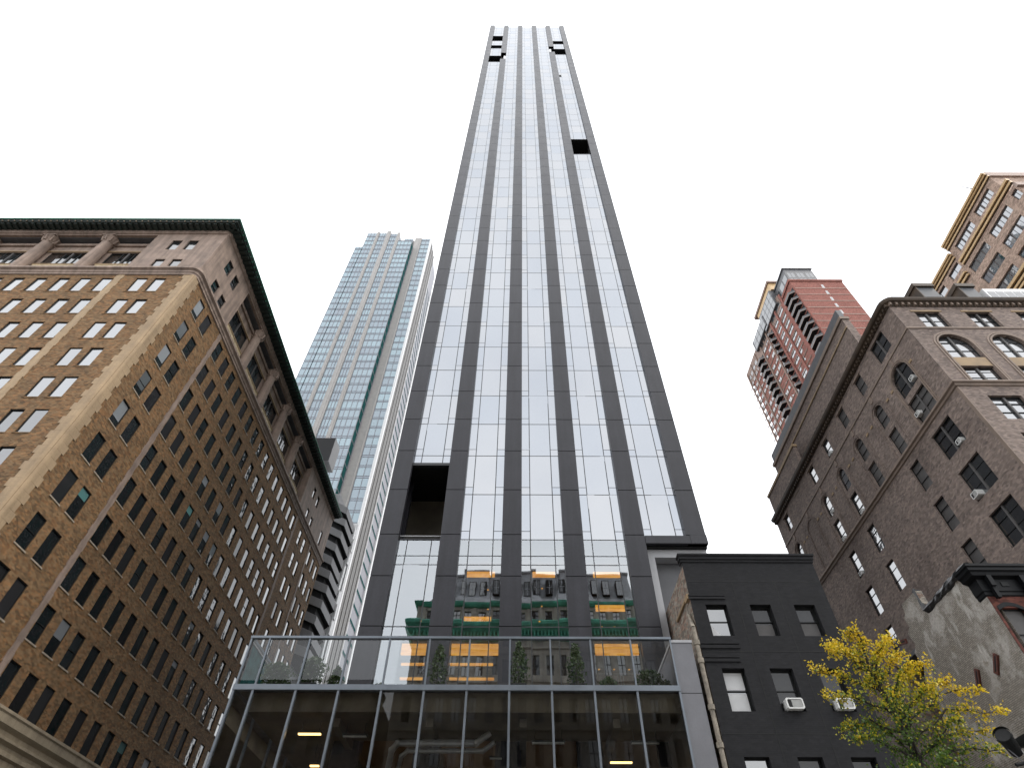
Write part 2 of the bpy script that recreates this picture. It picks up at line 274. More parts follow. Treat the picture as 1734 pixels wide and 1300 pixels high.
# ------------------------------------------------------------------ mesh helpers
class MB:
    def __init__(s): s.v = []; s.f = []; s.m = []; s.t = []; s.mats = []
    def mi(s, m):
        m = M[m] if isinstance(m, str) else m
        if m not in s.mats: s.mats.append(m)
        return s.mats.index(m)
    def poly(s, pts, m, tint=0.0):
        i = len(s.v); s.v += [tuple(p) for p in pts]; s.f.append(tuple(range(i, i + len(pts)))); s.m.append(s.mi(m)); s.t.append(tint)
    def box(s, x0, x1, y0, y1, z0, z1, m, skip=''):
        P = [(x0, y0, z0), (x1, y0, z0), (x1, y1, z0), (x0, y1, z0), (x0, y0, z1), (x1, y0, z1), (x1, y1, z1), (x0, y1, z1)]
        F = {'b': (0, 3, 2, 1), 't': (4, 5, 6, 7), 'f': (0, 1, 5, 4), 'r': (1, 2, 6, 5), 'k': (2, 3, 7, 6), 'l': (3, 0, 4, 7)}
        i = len(s.v); s.v += P; k = s.mi(m)
        for n, f in F.items():
            if n in skip: continue
            s.f.append(tuple(i + j for j in f)); s.m.append(k); s.t.append(0.0)
    def prism(s, pts, z0, z1, m, top=None, bot=None):
        n = len(pts)
        for i in range(n):
            a, b = pts[i], pts[(i + 1) % n]
            s.poly([(a[0], a[1], z0), (b[0], b[1], z0), (b[0], b[1], z1), (a[0], a[1], z1)], m)
        s.poly([(p[0], p[1], z1) for p in pts], top or m); s.poly([(p[0], p[1], z0) for p in reversed(pts)], bot or m)
    def tube(s, p0, p1, r0, r1, m, n=8, caps=True):
        p0, p1 = Vector(p0), Vector(p1); d = (p1 - p0).normalized()
        u = d.orthogonal().normalized(); v = d.cross(u)
        A = [p0 + (u * math.cos(2 * math.pi * i / n) + v * math.sin(2 * math.pi * i / n)) * r0 for i in range(n)]
        B = [p1 + (u * math.cos(2 * math.pi * i / n) + v * math.sin(2 * math.pi * i / n)) * r1 for i in range(n)]
        for i in range(n):
            j = (i + 1) % n; s.poly([A[i], A[j], B[j], B[i]], m)
        if caps: s.poly(list(reversed(A)), m); s.poly(B, m)
    def lathe(s, cx, cy, prof, m, n=16):
        rings = [[(cx + r * math.cos(2 * math.pi * i / n), cy + r * math.sin(2 * math.pi * i / n), z) for i in range(n)] for r, z in prof]
        for a, b in zip(rings, rings[1:]):
            for i in range(n):
                j = (i + 1) % n; s.poly([a[i], a[j], b[j], b[i]], m)
        s.poly(rings[-1], m); s.poly(list(reversed(rings[0])), m)
    def add(s, o, mat):
        i = len(s.v); s.v += [tuple(mat @ Vector(p)) for p in o.v]
        mm = [s.mi(x) for x in o.mats]
        s.f += [tuple(i + j for j in f) for f in o.f]; s.m += [mm[k] for k in o.m]; s.t += o.t
    def mesh(s, name):
        me = bpy.data.meshes.new(name); me.from_pydata(s.v, [], s.f)
        for m in s.mats: me.materials.append(m)
        me.polygons.foreach_set('material_index', s.m)
        if any(s.t):
            a = me.attributes.new('tint', 'FLOAT', 'FACE'); a.data.foreach_set('value', s.t)
        me.update(); return me
    def build(s, name, parent=None, smooth=False):
        o = bpy.data.objects.new(name, s.mesh(name)); col.objects.link(o)
        if smooth: o.data.polygons.foreach_set('use_smooth', [True] * len(o.data.polygons))
        if parent is not None:
            o.parent = parent; o.location = -Vector(parent.location) if parent.type == 'EMPTY' else Vector((0, 0, 0))
        return o
def tag(o, label=None, cat=None, group=None, kind=None):
    if label: o['label'] = label
    if cat: o['category'] = cat
    if group: o['group'] = group
    if kind: o['kind'] = kind
    return o
def empty(name, loc, label, cat, group=None):
    o = bpy.data.objects.new(name, None); o.location = loc; col.objects.link(o); o.empty_display_size = 0.5
    return tag(o, label, cat, group)
def inst(me, name, loc, rz, parent, tilt=None):
    o = bpy.data.objects.new(name, me); col.objects.link(o); o.parent = parent
    o.location = Vector(loc) - (Vector(parent.location) if parent.type == 'EMPTY' else Vector((0, 0, 0)))
    o.rotation_euler = (0, 0, rz)
    return o

def facade(mb, O, U, Nn, Ln, z0, z1, ops, depth, m, mrev=None):
    """wall sheet from O along U for Ln, holes (u0,u1,z0,z1[,'arch']) with reveals going back by depth"""
    def W(u, z, d=0.0): return (O[0] + U[0] * u - Nn[0] * d, O[1] + U[1] * u - Nn[1] * d, z)
    us = sorted({0.0, Ln} | {round(c, 4) for o in ops for c in o[:2] if 0 < c < Ln})
    zs = sorted({z0, z1} | {round(c, 4) for o in ops for c in o[2:4] if z0 < c < z1})
    for a, b in zip(us, us[1:]):
        cu = (a + b) / 2
        col_ops = [o for o in ops if o[0] < cu < o[1]]
        run = None
        for c, d in zip(zs, zs[1:]):
            cz = (c + d) / 2
            if any(o[2] < cz < o[3] for o in col_ops):
                if run is not None: mb.poly([W(a, run), W(b, run), W(b, c), W(a, c)], m); run = None
            elif run is None: run = c
        if run is not None: mb.poly([W(a, run), W(b, run), W(b, z1), W(a, z1)], m)
    mr = mrev or m
    for o in ops:
        a, b, c, d = o[:4]
        if len(o) > 4:
            r = (b - a) / 2; sp = d - r; n = 12
            arc = [(a + r - r * math.cos(math.pi * i / n), sp + r * math.sin(math.pi * i / n)) for i in range(n + 1)]
            for i in range(n):
                p, q = arc[i], arc[i + 1]
                mb.poly([W(p[0], p[1]), W(q[0], q[1]), W(q[0], d), W(p[0], d)], m)
                mb.poly([W(*p), W(*p, depth), W(*q, depth), W(*q)], mr)
            mb.poly([W(a, c), W(a, c, depth), W(a, sp, depth), W(a, sp)], mr); mb.poly([W(b, c), W(b, sp), W(b, sp, depth), W(b, c, depth)], mr)
        else:
            mb.poly([W(a, c), W(a, c, depth), W(a, d, depth), W(a, d)], mr); mb.poly([W(b, c), W(b, d), W(b, d, depth), W(b, c, depth)], mr)
            mb.poly([W(a, d), W(a, d, depth), W(b, d, depth), W(b, d)], mr)
        mb.poly([W(a, c), W(b, c), W(b, c, depth), W(a, c, depth)], mr)
def molding(mb, path, prof, m, cap=True):
    """sweep a profile (out, z) along a 2-D path; outward is to the right of the travel direction"""
    pts = [Vector((p[0], p[1])) for p in path]; n = len(pts); nr = []
    for i in range(n):
        d0 = (pts[i] - pts[i - 1]).normalized() if i else None
        d1 = (pts[i + 1] - pts[i]).normalized() if i < n - 1 else None
        if d0 is None: d0 = d1
        if d1 is None: d1 = d0
        n0 = Vector((d0.y, -d0.x)); n1 = Vector((d1.y, -d1.x)); b = (n0 + n1).normalized()
        nr.append(b / max(0.3, b.dot(n0)))
    rings = [[(p.x + q.x * o, p.y + q.y * o, z) for o, z in prof] for p, q in zip(pts, nr)]
    for a, b in zip(rings, rings[1:]):
        for i in range(len(prof) - 1):
            mb.poly([a[i], b[i], b[i + 1], a[i + 1]], m)
    if cap: mb.poly(list(reversed(rings[0])), m); mb.poly(rings[-1], m)
def arcpath(a, c, b, r, n=6):
    """corner a-c-b rounded by radius r"""
    a, c, b = Vector(a), Vector(c), Vector(b); u = (a - c).normalized(); v = (b - c).normalized()
    P = c + u * r; Q = c + v * r; o = c + u * r + v * r; res = [tuple(a)]
    for i in range(n + 1):
        t = i / n * math.pi / 2
        res.append(tuple(o - v * r * math.cos(t) - u * r * math.sin(t)))
    return res + [tuple(b)]

# windows: local x along the wall, -y outwards, z up from the sill
def win_geo(w, h, style, fm='frame_black', gm='wglass', ft=0.055, fd=0.07, sill=None, arch=False, bl=0, bm='wglass_blind_sky'):
    f, p = MB(), MB()
    r = w / 2; n = 12
    if arch:
        sp = h - r
        arc = [(r - r * math.cos(math.pi * i / n), sp + r * math.sin(math.pi * i / n)) for i in range(n + 1)]
        ri = r - ft
        arci = [(r - ri * math.cos(math.pi * i / n), sp + ri * math.sin(math.pi * i / n)) for i in range(n + 1)]
        for i in range(n):
            f.poly([(arc[i][0], 0, arc[i][1]), (arc[i + 1][0], 0, arc[i + 1][1]), (arci[i + 1][0], 0, arci[i + 1][1]), (arci[i][0], 0, arci[i][1])], fm)
        p.poly([(ft, 0.05, ft), (w - ft, 0.05, ft)] + [(q[0], 0.05, q[1]) for q in reversed(arci)], gm, random.random())
        f.box(0, ft, 0, fd, 0, sp, fm); f.box(w - ft, w, 0, fd, 0, sp, fm); f.box(ft, w - ft, 0, fd, 0, ft, fm)
    else:
        f.box(0, ft, 0, fd, 0, h, fm); f.box(w - ft, w, 0, fd, 0, h, fm)
        f.box(ft, w - ft, 0, fd, 0, ft, fm); f.box(ft, w - ft, 0, fd, h - ft, h, fm)
        zb = h - ft - (h - 2 * ft) * bl
        p.poly([(ft, 0.05, ft), (w - ft, 0.05, ft), (w - ft, 0.05, zb), (ft, 0.05, zb)], gm, random.random())
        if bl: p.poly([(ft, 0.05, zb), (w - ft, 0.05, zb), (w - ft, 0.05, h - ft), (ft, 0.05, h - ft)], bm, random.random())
    k = ft * 0.8
    if 'h' in style: f.box(ft, w - ft, 0.005, 0.048, h * 0.5 - k / 2, h * 0.5 + k / 2, fm)       # meeting rail
    if 't' in style: f.box(ft, w - ft, 0.005, 0.048, h * 0.72 - k / 2, h * 0.72 + k / 2, fm); f.box(ft, w - ft, 0.006, 0.048, h * 0.36 - k / 2, h * 0.36 + k / 2, fm)
    if 'm' in style: f.box(w / 2 - ft * 1.3, w / 2 + ft * 1.3, -0.06, 0.049, ft, (h - ft if not arch else h - ft * 1.2), 'shutter')   # wide mullion
    if 'v' in style: f.box(w / 2 - k / 2, w / 2 + k / 2, 0.004, 0.047, ft, h - ft, fm)
    if '3' in style:
        for q in (1, 2): f.box(w * q / 3 - k, w * q / 3 + k, 0.003, 0.047, ft, h - ft, fm)
    if sill: f.box(-0.06, w + 0.06, -sill[1] - 0.05, 0.0, -0.09, -0.002, sill[0])
    return f, p
_wc = {}
def put_windows(parent, specs, keep=100, campos=Vector((0, 0, 1.6)), name='window'):
    """specs: (x,y,z,rz,geo-key tuple); the nearest/largest become parts of their own with a pane, the rest one mesh"""
    def size(s):
        g = s[4]; d = Vector((s[0], s[1], s[2])) - campos
        nx, ny = math.sin(s[3]), -math.cos(s[3])
        dd = d.normalized(); return g[0] * g[1] * abs(dd.x * nx + dd.y * ny) / d.length_squared
    specs = sorted(specs, key=size, reverse=True)
    rest = MB()
    for i, s in enumerate(specs):
        x, y, z, rz, g = s
        key = tuple(str(q) for q in g)
        if key not in _wc:
            kw = g[3] if len(g) > 3 else {}
            f, p = win_geo(g[0], g[1], g[2], **kw); _wc[key] = (f, p, f.mesh('window'), p.mesh('pane'))
        f, p, fme, pme = _wc[key]
        if i < keep:
            o = inst(fme, name, (x, y, z), rz, parent)
            q = bpy.data.objects.new('pane', pme); col.objects.link(q); q.parent = o
            a = R(0.7); q.rotation_euler = (random.uniform(-a, a), 0, random.uniform(-a, a))
        else:
            T = Matrix.Translation((x, y, z)) @ Matrix.Rotation(rz, 4, 'Z'); rest.add(f, T)
            a = R(0.7); rest.add(p, T @ Matrix.Rotation(random.uniform(-a, a), 4, 'X') @ Matrix.Rotation(random.uniform(-a, a), 4, 'Z'))
    if rest.f:
        o = rest.build(name, parent); o['kind'] = 'stuff'

def foliage(mb, pts, size, mats, spread):
    for p in pts:
        q = Vector(p) + Vector((random.gauss(0, spread), random.gauss(0, spread), random.gauss(0, spread)))
        s = size * random.uniform(0.7, 1.3)
        a = Vector((random.gauss(0, 1), random.gauss(0, 1), random.gauss(0, 1))).normalized(); b = a.orthogonal().normalized()
        th = random.uniform(0, 6.28); c = a.cross(b); b2 = b * math.cos(th) + c * math.sin(th); c2 = a.cross(b2)
        mb.poly([q - b2 * s * 0.15, q + c2 * s * 0.5 + b2 * s * 0.45, q + b2 * s * 0.85, q - c2 * s * 0.5 + b2 * s * 0.45], mats(q) if callable(mats) else mats)

# ------------------------------------------------------------------ ground
def structure(mb, name): o = mb.build(name); o['kind'] = 'structure'; return o
g = MB(); g.box(-900, 900, -900, 1400, -0.6, -0.15, 'asphalt'); structure(g, 'ground')
g = MB(); g.box(-29, 40, 6, 19.2, -0.149, -0.02, 'asphalt'); structure(g, 'road')
g = MB()
g.box(-12.6, 60, 19.2, 26, -0.149, 0.0, 'concrete'); g.box(-70, -29.2, 19.2, 27.3, -0.149, 0.0, 'concrete'); g.box(-70, 60, -20, 6, -0.149, 0.0, 'concrete')
structure(g, 'pavement')
g = MB()
for k in range(9): g.box(-12 + k * 4.6, -9.6 + k * 4.6, 12.5, 12.65, -0.02, -0.014, 'paint', 'b')
structure(g, 'road_marking')

# ------------------------------------------------------------------ the dark skyscraper
TY = 30.0; PX = [-8.62 + 3.75 * k for k in range(6)]; PW = 1.2; ZT = 183.5
tow = empty('skyscraper', (1.35, 46, 0), 'tallest tower, charcoal piers and mirror glass strips soaring at the centre of the view', 'tower')
joints = [12.6, 15.98, 18.93, 21.71, 25.12, 28.52]
while joints[-1] < 181.5: joints.append(28.52 + 3.103 * (len(joints) - 5))
NJ = len(joints)
def pier(k, z0):
    mb = MB(); x0 = PX[k]; x1 = x0 + PW
    js = [z for z in joints if z > z0 + 0.5]
    a = z0
    cut = []
    if k == 1: cut = [(145.0, 150.9)]
    if k == 4: cut = [(152.0, 157.6)]
    for b in js + [ZT]:
        segs = [(a, b - (0.05 if b < 60 else 0.035))]
        for c0, c1 in cut:
            ns = []
            for s0, s1 in segs:
                if s1 <= c0 or s0 >= c1: ns.append((s0, s1))
                else:
                    if s0 < c0: ns.append((s0, c0))
                    if s1 > c1: ns.append((c1, s1))
            segs = ns
        for s0, s1 in segs: mb.box(x0, x1, TY, TY + 0.35, s0, s1, 'panel', 'k')
        a = b
    zs = [z0]
    for c0, c1 in cut: zs += [c0, c1]
    zs.append(ZT - 0.1)
    for a, b in zip(zs[::2], zs[1::2]): mb.box(x0 + 0.03, x1 - 0.03, TY + 0.04, TY + 0.34, a, b, 'panel_joint', 'k')
    for c0, c1 in cut:
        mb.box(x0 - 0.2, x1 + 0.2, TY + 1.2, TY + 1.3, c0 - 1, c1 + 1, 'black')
    for c0, c1 in cut: a = x0 + PW * .62 if k == 1 else x0; mb.box(a, a + PW * .38, TY + .02, TY + .3, c0, c0 + 2.8, 'white')
    return mb.build('pier', tow)
for k in range(6): pier(k, 9.0 if k < 5 else 21.08)

GY = TY + 0.27       # glass plane
loggia = {0: [(21.5, 27.55), (143.4, 148.9), (156.8, 159.8), (165.2, 170.8)], 4: [(87.0, 93.2), (150.6, 156.0), (161.7, 164.8)]}
def unit(x0, x1, z0, z1, first, low):
    """one floor of one bay: three panes, floor line, small vents beside it; local origin x0,GY,z0"""
    mb = MB(); W_ = x1 - x0; H = z1 - z0; g = 'lglass' if low else 'tglass'; d = 'mullion_dark'
    a, b = 0.54, W_ - 0.54; t = 0.028 if z0 < 60 else (0.022 if z0 < 110 else 0.016)
    def pane(u0, u1, v0, v1):
        e1, e2 = random.gauss(0, 0.0015), random.gauss(0, 0.0015)
        ws, hs = (u1 - u0) / 2, (v1 - v0) / 2
        def yy(su, sv): return su * ws * e1 + sv * hs * e2
        mb.poly([(u0, yy(-1, -1), v0), (u1, yy(1, -1), v0), (u1, yy(1, 1), v1), (u0, yy(-1, 1), v1)], g, random.random())
    def bar(u0, u1, v0, v1): mb.box(u0, u1, -0.004, 0.03, v0, v1, d)
    bar(0, W_, H - t, H + t)
    bar(a - t, a + t, t, H - t); bar(b - t, b + t, t, H - t)
    if first and H > 2.9 and not low:
        v = 0.6                                   # vent row just above this floor's line
        pane(0, a, 0, v); pane(0, a, v, H); pane(b, W_, 0, v); pane(b, W_, v, H)
        mb.box(0, a - t, -0.003, 0.025, v - t * 0.7, v + t * 0.7, d); mb.box(b + t, W_, -0.003, 0.025, v - t * 0.7, v + t * 0.7, d)
    else: pane(0, a, 0, H); pane(b, W_, 0, H)
    pane(a, b, 0, H)
    return mb
seams_low = [11.3, 16.05, 19.77, 20.36, 21.49, 24.9]
units = []
for k in range(5):
    x0, x1 = PX[k] + PW, PX[k + 1]
    zs = list(seams_low) if k < 4 else [21.66, 24.9]
    z = 28.25
    while z < 182: zs.append(z); z += 3.103
    zs.append(183.0)
    L_ = loggia.get(k, [])
    cuts = sorted({c for l in L_ for c in l}); zs = sorted(set(zs) | set(cuts))
    zs = [z for i, z in enumerate(zs) if not any(0 < abs(z - c) < 0.45 and z not in cuts for c in cuts)]
    for a, b in zip(zs, zs[1:]):
        if any(l[0] <= (a + b) / 2 <= l[1] for l in L_): continue
        units.append((k, x0, x1, a, b))
units.sort(key=lambda u: u[3])
rest = MB()
for i, (k, x0, x1, a, b) in enumerate(units):
    u = unit(x0, x1, a, b, True, a < 21)
    if i < 100: inst(u.mesh('window'), 'window', (x0, GY, a), 0, tow)
    else: rest.add(u, Matrix.Translation((x0, GY, a)))
o = rest.build('window', tow); o['kind'] = 'stuff'
# loggias: deep dark rooms open to the street
for k, Ls in loggia.items():
    x0, x1 = PX[k] + PW, PX[k + 1]
    for z0, z1 in Ls:
        mb = MB(); e = 0.02
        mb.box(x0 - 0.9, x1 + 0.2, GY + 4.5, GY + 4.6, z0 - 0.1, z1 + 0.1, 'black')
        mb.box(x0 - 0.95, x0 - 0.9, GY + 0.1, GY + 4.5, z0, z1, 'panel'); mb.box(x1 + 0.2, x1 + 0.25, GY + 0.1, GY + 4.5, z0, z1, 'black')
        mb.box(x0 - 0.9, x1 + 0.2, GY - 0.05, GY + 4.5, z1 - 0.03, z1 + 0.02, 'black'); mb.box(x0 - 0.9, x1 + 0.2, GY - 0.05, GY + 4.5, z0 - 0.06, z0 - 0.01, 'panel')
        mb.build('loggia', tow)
    z0, z1 = Ls[0]
    if k == 0:
        mb = MB(); mb.box(x0 + 0.02, x1 - 0.02, GY - 0.02, GY + 0.03, z0 + 0.2, z0 + 0.25, 'liteclad')
        for i in range(30): mb.box(x0 + 0.05 + i * 0.085, x0 + 0.07 + i * 0.085, GY, GY + 0.02, z0, z0 + 0.2, 'mullion_dark')
        mb.build('balustrade', tow)
        mb = MB(); mb.box(x0, x1, GY - 0.1, GY + 0.2, z1 - 0.25, z1 - 0.03, 'mullion_dark'); mb.box(x0 - 0.5, x0 - 0.2, GY + 2, GY + 2.3, z0, z1, 'panel'); mb.build('beam', tow)
mb = MB(); mb.box(PX[4] + PW, PX[4] + PW + .5, GY - .02, GY + .02, 130.6, 132.2, 'black'); mb.build('open_vent', tow)
# tower body behind the facade, side walls, roof
mb = MB()
mb.box(PX[0] + 0.02, PX[0] + 0.3, TY + 0.351, 62, 9, ZT - 0.2, 'panel'); mb.box(PX[5] + PW - 0.3, PX[5] + PW - 0.02, TY + 0.351, 62, 21.1, ZT - 0.2, 'panel')
mb.box(PX[0] + 0.3, PX[5] + PW - 0.3, 61.7, 62, 9, ZT - 0.2, 'panel')
mb.box(PX[0] + 0.3, PX[5] + PW - 0.3, GY + 5, GY + 5.2, 30, ZT - 3, 'black')
mb.box(PX[0] + 0.3, PX[5] + PW - 0.3, TY + 0.6, 61.7, 182.2, 182.5, 'panel_joint')
mb.box(PX[0] + 0.3, PX[4] + PW, 34.5, 34.8, 9, 30, 'interior')
mb.build('core', tow)
mb = MB()      # side glazing strips on the west flank
for y0 in (34, 42, 50, 57):
    for i in range(54):
        z = 14 + i * 3.103
        mb.poly([(PX[0] - 0.01, y0 + 3.0, z), (PX[0] - 0.01, y0, z), (PX[0] - 0.01, y0, z + 2.7), (PX[0] - 0.01, y0 + 3.0, z + 2.7)], 'gtdark', random.random())
mb.build('side_window', tow)['kind'] = 'stuff'
mb = MB()  # unseen bands and fins added to vary reflections in the facing windows
for i in range(54): z = 14 + i * 3.103; mb.box(PX[0] - .06, PX[0] + .02, 33.5, 60.5, z + 2.72, z + 3.05, 'liteclad')
for y0 in (38, 46, 54): mb.box(PX[0] - .12, PX[0] + .02, y0 - .3, y0 + .3, 14, 180, 'midgrey')
mb.build('added_flank_band', tow)
mb = MB(); mb.box(-8.6, -5, 62.2, 88, 0, 97, 'panel'); mb.box(-8.6, -5, 88, 104, 0, 46, 'panel')  # unseen wing added so the left block's windows reflect dark
for y0 in range(65, 86, 5):
    for i in range(26): mb.box(-8.63, -8.61, y0, y0 + 2.4, 9 + i * 3.3, 11 + i * 3.3, 'gtdark')
mb.build('added_rear_wing', tow)
# soffit of the overhang, beam and light frame beside pier five
xa, xb = PX[4] + PW, PX[5] + PW
mb = MB(); mb.box(xa + 0.02, 10.32, TY - 0.02, TY + 0.3, 21.1, 21.63, 'panel'); mb.box(10.35, xb + 0.03, TY - 0.02, TY + 0.6, 21.1, 21.69, 'panel'); mb.build('fascia', tow)
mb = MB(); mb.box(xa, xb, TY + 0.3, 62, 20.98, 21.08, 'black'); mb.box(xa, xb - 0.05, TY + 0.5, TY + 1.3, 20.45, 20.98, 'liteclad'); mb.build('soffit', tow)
mb = MB(); mb.box(xa + 0.02, xa + 0.5, TY + 0.5, TY + 1.3, 9, 20.45, 'liteclad'); mb.build('light_frame', tow)
mb = MB(); mb.box(xa + 0.5, xb, TY + 1.2, TY + 1.4, 9, 20.44, 'midgrey'); mb.build('recessed_wall', tow)
# lobby: slabs, cove lights, doors
mb = MB()
for z in (15.6, 19.95): mb.box(PX[0] + 0.3, xa, GY + 0.1, 34.5, z, z + 0.3, 'interior_ceiling')
mb.box(PX[1], xa, GY + 0.1, 34.5, 23.6, 23.9, 'interior_ceiling')
mb.build('floor_slab', tow)
for x0, x1, z0, z1 in ((-3.15, -1.5, 19.27, 19.55), (.72, 2.05, 19.27, 19.55), (4.3, 5.9, 19.27, 19.55), (4.25, 5.9, 17.2, 17.5), (-3.1, -1.6, 16.62, 16.8),
                       (-6.3, -4.9, 14.75, 15.3), (-3.65, -1.15, 14.75, 15.3), (4.0, 6.3, 14.78, 15.32), (-6.2, -4.95, 14.22, 14.3), (-3.65, -1.4, 14.22, 14.3), (-6.15, -4.95, 13.5, 13.58), (-3.62, -1.32, 13.5, 13.58)):
    m_ = MB(); m_.box(x0, x1, 30.62, 30.8, z0, z1, 'cove'); m_.build('cove_light', tow)
dl = MB()
for x, z in ((-1.9, 18.8), (-1.85, 17.6), (1.3, 18.9), (1.25, 17.8), (1.1, 16.9), (4.6, 16.6), (5.3, 16.6), (-5.6, 16.9), (4.2, 14.3), (5.0, 14.3), (5.8, 14.3)):
    dl.lathe(x, 31.4, [(0.05, z), (0.05, z + 0.03)], 'cove', 8)
dl.build('downlight', tow)
mb = MB(); mb.box(4.0, 6.3, 30.7, 30.8, 11.3, 13.75, 'wood'); mb.box(3.95, 6.35, 30.66, 30.8, 13.76, 13.84, 'liteclad')
dr = mb.build('door', tow)
hb = MB()
for x in (5.02, 5.16, 5.3): hb.tube((x, 30.62, 11.6), (x, 30.62, 13.7), 0.025, 0.025, 'liteclad', 6)
h = hb.build('door_handle', dr)

# ------------------------------------------------------------------ glass pavilion with planted terrace in front of the tower
PY = 26.0
pav = empty('glass_pavilion', (-2.7, 28, 0), 'low glass podium with steel mullions and a planted terrace below the dark tower', 'podium')
mx_ = [-12.2, -11.37] + [-9.545 + 1.819 * i for i in range(10)]; mx_[-1] = 6.82
for i, x in enumerate(mx_):
    mb = MB(); w_ = 0.045
    mb.box(x - w_, x + w_, PY - 0.12, PY + 0.06, 0, 11.2, 'steel'); mb.box(x - w_ * 0.8, x + w_ * 0.8, PY - 0.1, PY + 0.03, 11.42, 13.42, 'steel')
    mb.build('mullion', pav)
mb = MB(); mb.box(-12.25, 6.87, PY - 0.15, PY + 0.08, 11.2, 11.42, 'steel'); mb.build('floor_rail', pav)
mb = MB(); mb.box(-12.25, 6.87, PY - 0.12, PY + 0.08, 13.42, 13.52, 'steel'); mb.box(-12.25, -12.15, PY + 0.08, 40, 13.42, 13.52, 'steel'); mb.build('top_rail', pav)
for i, (a, b) in enumerate(zip(mx_, mx_[1:])):
    e1, e2 = random.gauss(0, 0.0012), random.gauss(0, 0.0012)
    mb = MB(); mb.poly([(a + .045, PY + e1, 0.3), (b - .045, PY - e1, 0.3), (b - .045, PY - e1 + 2 * e2, 11.2), (a + .045, PY + e1 + 2 * e2, 11.2)], 'pglass'); mb.build('glass_panel', pav)
    mb = MB(); mb.poly([(a + .04, PY + e2, 11.42), (b - .04, PY - e2, 11.42), (b - .04, PY - e2, 13.42), (a + .04, PY + e2, 13.42)], 'parapet_glass'); mb.build('parapet_panel', pav)
for j in range(5):
    y0, y1 = PY + 0.1 + j * 2.78, PY + 0.1 + (j + 1) * 2.78
    mb = MB(); mb.poly([(-12.2, y1 - .05, 0.3), (-12.2, y0 + .05, 0.3), (-12.2, y0 + .05, 11.2), (-12.2, y1 - .05, 11.2)], 'pglass')
    mb.poly([(-12.2, y1 - .05, 11.42), (-12.2, y0 + .05, 11.42), (-12.2, y0 + .05, 13.42), (-12.2, y1 - .05, 13.42)], 'parapet_glass'); mb.build('return_glass', pav)
    mb = MB(); mb.box(-12.26, -12.14, y1 - .05, y1 + .05, 0, 13.42, 'steel'); mb.build('return_mullion', pav)
mb = MB(); mb.box(-12.25, -12.15, PY + 0.08, 40, 11.2, 11.42, 'steel'); mb.build('return_rail', pav)
mb = MB(); mb.box(-11.5, 7.75, PY + 0.35, TY - 0.05, 10.5, 11.25, 'interior_ceiling'); mb.box(-11.5, PX[0], TY - 0.05, 40, 10.5, 11.25, 'interior_ceiling')
mb.box(-12.1, 6.85, PY + 0.09, TY - 0.05, 11.26, 11.36, 'deck'); mb.box(-12.1, PX[0], TY - 0.05, 40, 11.26, 11.36, 'deck'); mb.build('terrace_deck', pav)
mb = MB(); mb.box(-9, 7.7, 34, 34.3, 0, 10.5, 'interior'); mb.box(-9.2, -9.0, 34, 40, 0, 10.5, 'interior'); mb.box(7.5, 7.7, 26.4, 34, 0, 10.5, 'interior')
mb.box(-12.1, 7.7, 26.3, 40, 0.02, 0.1, 'interior'); mb.build('inner_wall', pav)
mb = MB()
for x in (-8, -4, 0, 4):
    mb.box(x, x + 0.3, 27, 33.9, 10.15, 10.48, 'interior')
mb.build('ceiling_beam', pav)
mb = MB(); mb.box(6.87, 7.79, PY - 0.02, PY + 0.4, 0, 11.14, 'greyclad'); mb.box(6.87, 7.79, PY - 0.02, PY + 0.4, 11.17, 13.3, 'greyclad'); mb.box(6.86, 7.8, PY - 0.01, TY, 11.13, 11.18, 'panel_joint')
mb.box(6.88, 7.78, PY + 0.4, TY + .4, 0, 13.29, 'greyclad', 'f'); mb.build('wing_wall', pav)
mb = MB(); mb.box(6.85, 7.82, PY - 0.05, TY + 0.3, 13.3, 13.42, 'liteclad'); mb.build('coping', pav)
def strip(x0, x1, y, z, on, lab):
    mb = MB(); mb.box(x0, x1, y, y + 0.14, z, z + 0.05, 'lamp' if on else 'lamp_off')
    t = empty('ceiling_lamp', ((x0 + x1) / 2, y, z), lab, 'lamp', 'linear lamps inside the glass podium')
    mb.build('diffuser', t)
    mb = MB(); mb.box(x0 - 0.03, x1 + 0.03, y - 0.02, y + 0.16, z + 0.052, z + 0.12, 'mullion_dark')
    for x in (x0 + 0.1, x1 - 0.1): mb.tube((x, y + 0.07, z + 0.12), (x, y + 0.07, 10.5), 0.01, 0.01, 'mullion_dark', 5)
    mb.build('housing', t)
strip(-9.45, -8.5, 27.3, 9.95, True, 'glowing linear lamp in the second wide pane from the podium corner')
strip(-7.6, -6.6, 27.6, 9.95, False, 'unlit linear lamp left of the silver ducts in the podium')
strip(0.55, 1.95, 28.2, 9.9, False, 'unlit linear lamp hanging in the middle of the podium, two panes right of the ducts')
strip(4.9, 6.1, 28.2, 9.9, False, 'unlit linear lamp hanging nearest the grey wing wall in the podium')
strip(4.2, 5.2, 30.5, 9.8, True, 'glowing linear lamp low behind the second pane from the grey wing wall')
strip(-1.35, -0.8, 29.8, 9.75, False, 'short unlit lamp low behind the ducts in the podium')
strip(-9.6, -9.2, 30.4, 9.6, True, 'short glowing lamp, upper of the close pair behind the podium corner panes')
strip(-9.35, -8.95, 31.2, 9.6, True, 'short glowing lamp, lower of the close pair behind the podium corner panes')
dt = empty('ventilation_duct', (-3, 28, 9.8), 'silver ventilation ducts running under the ceiling inside the glass podium', 'duct')
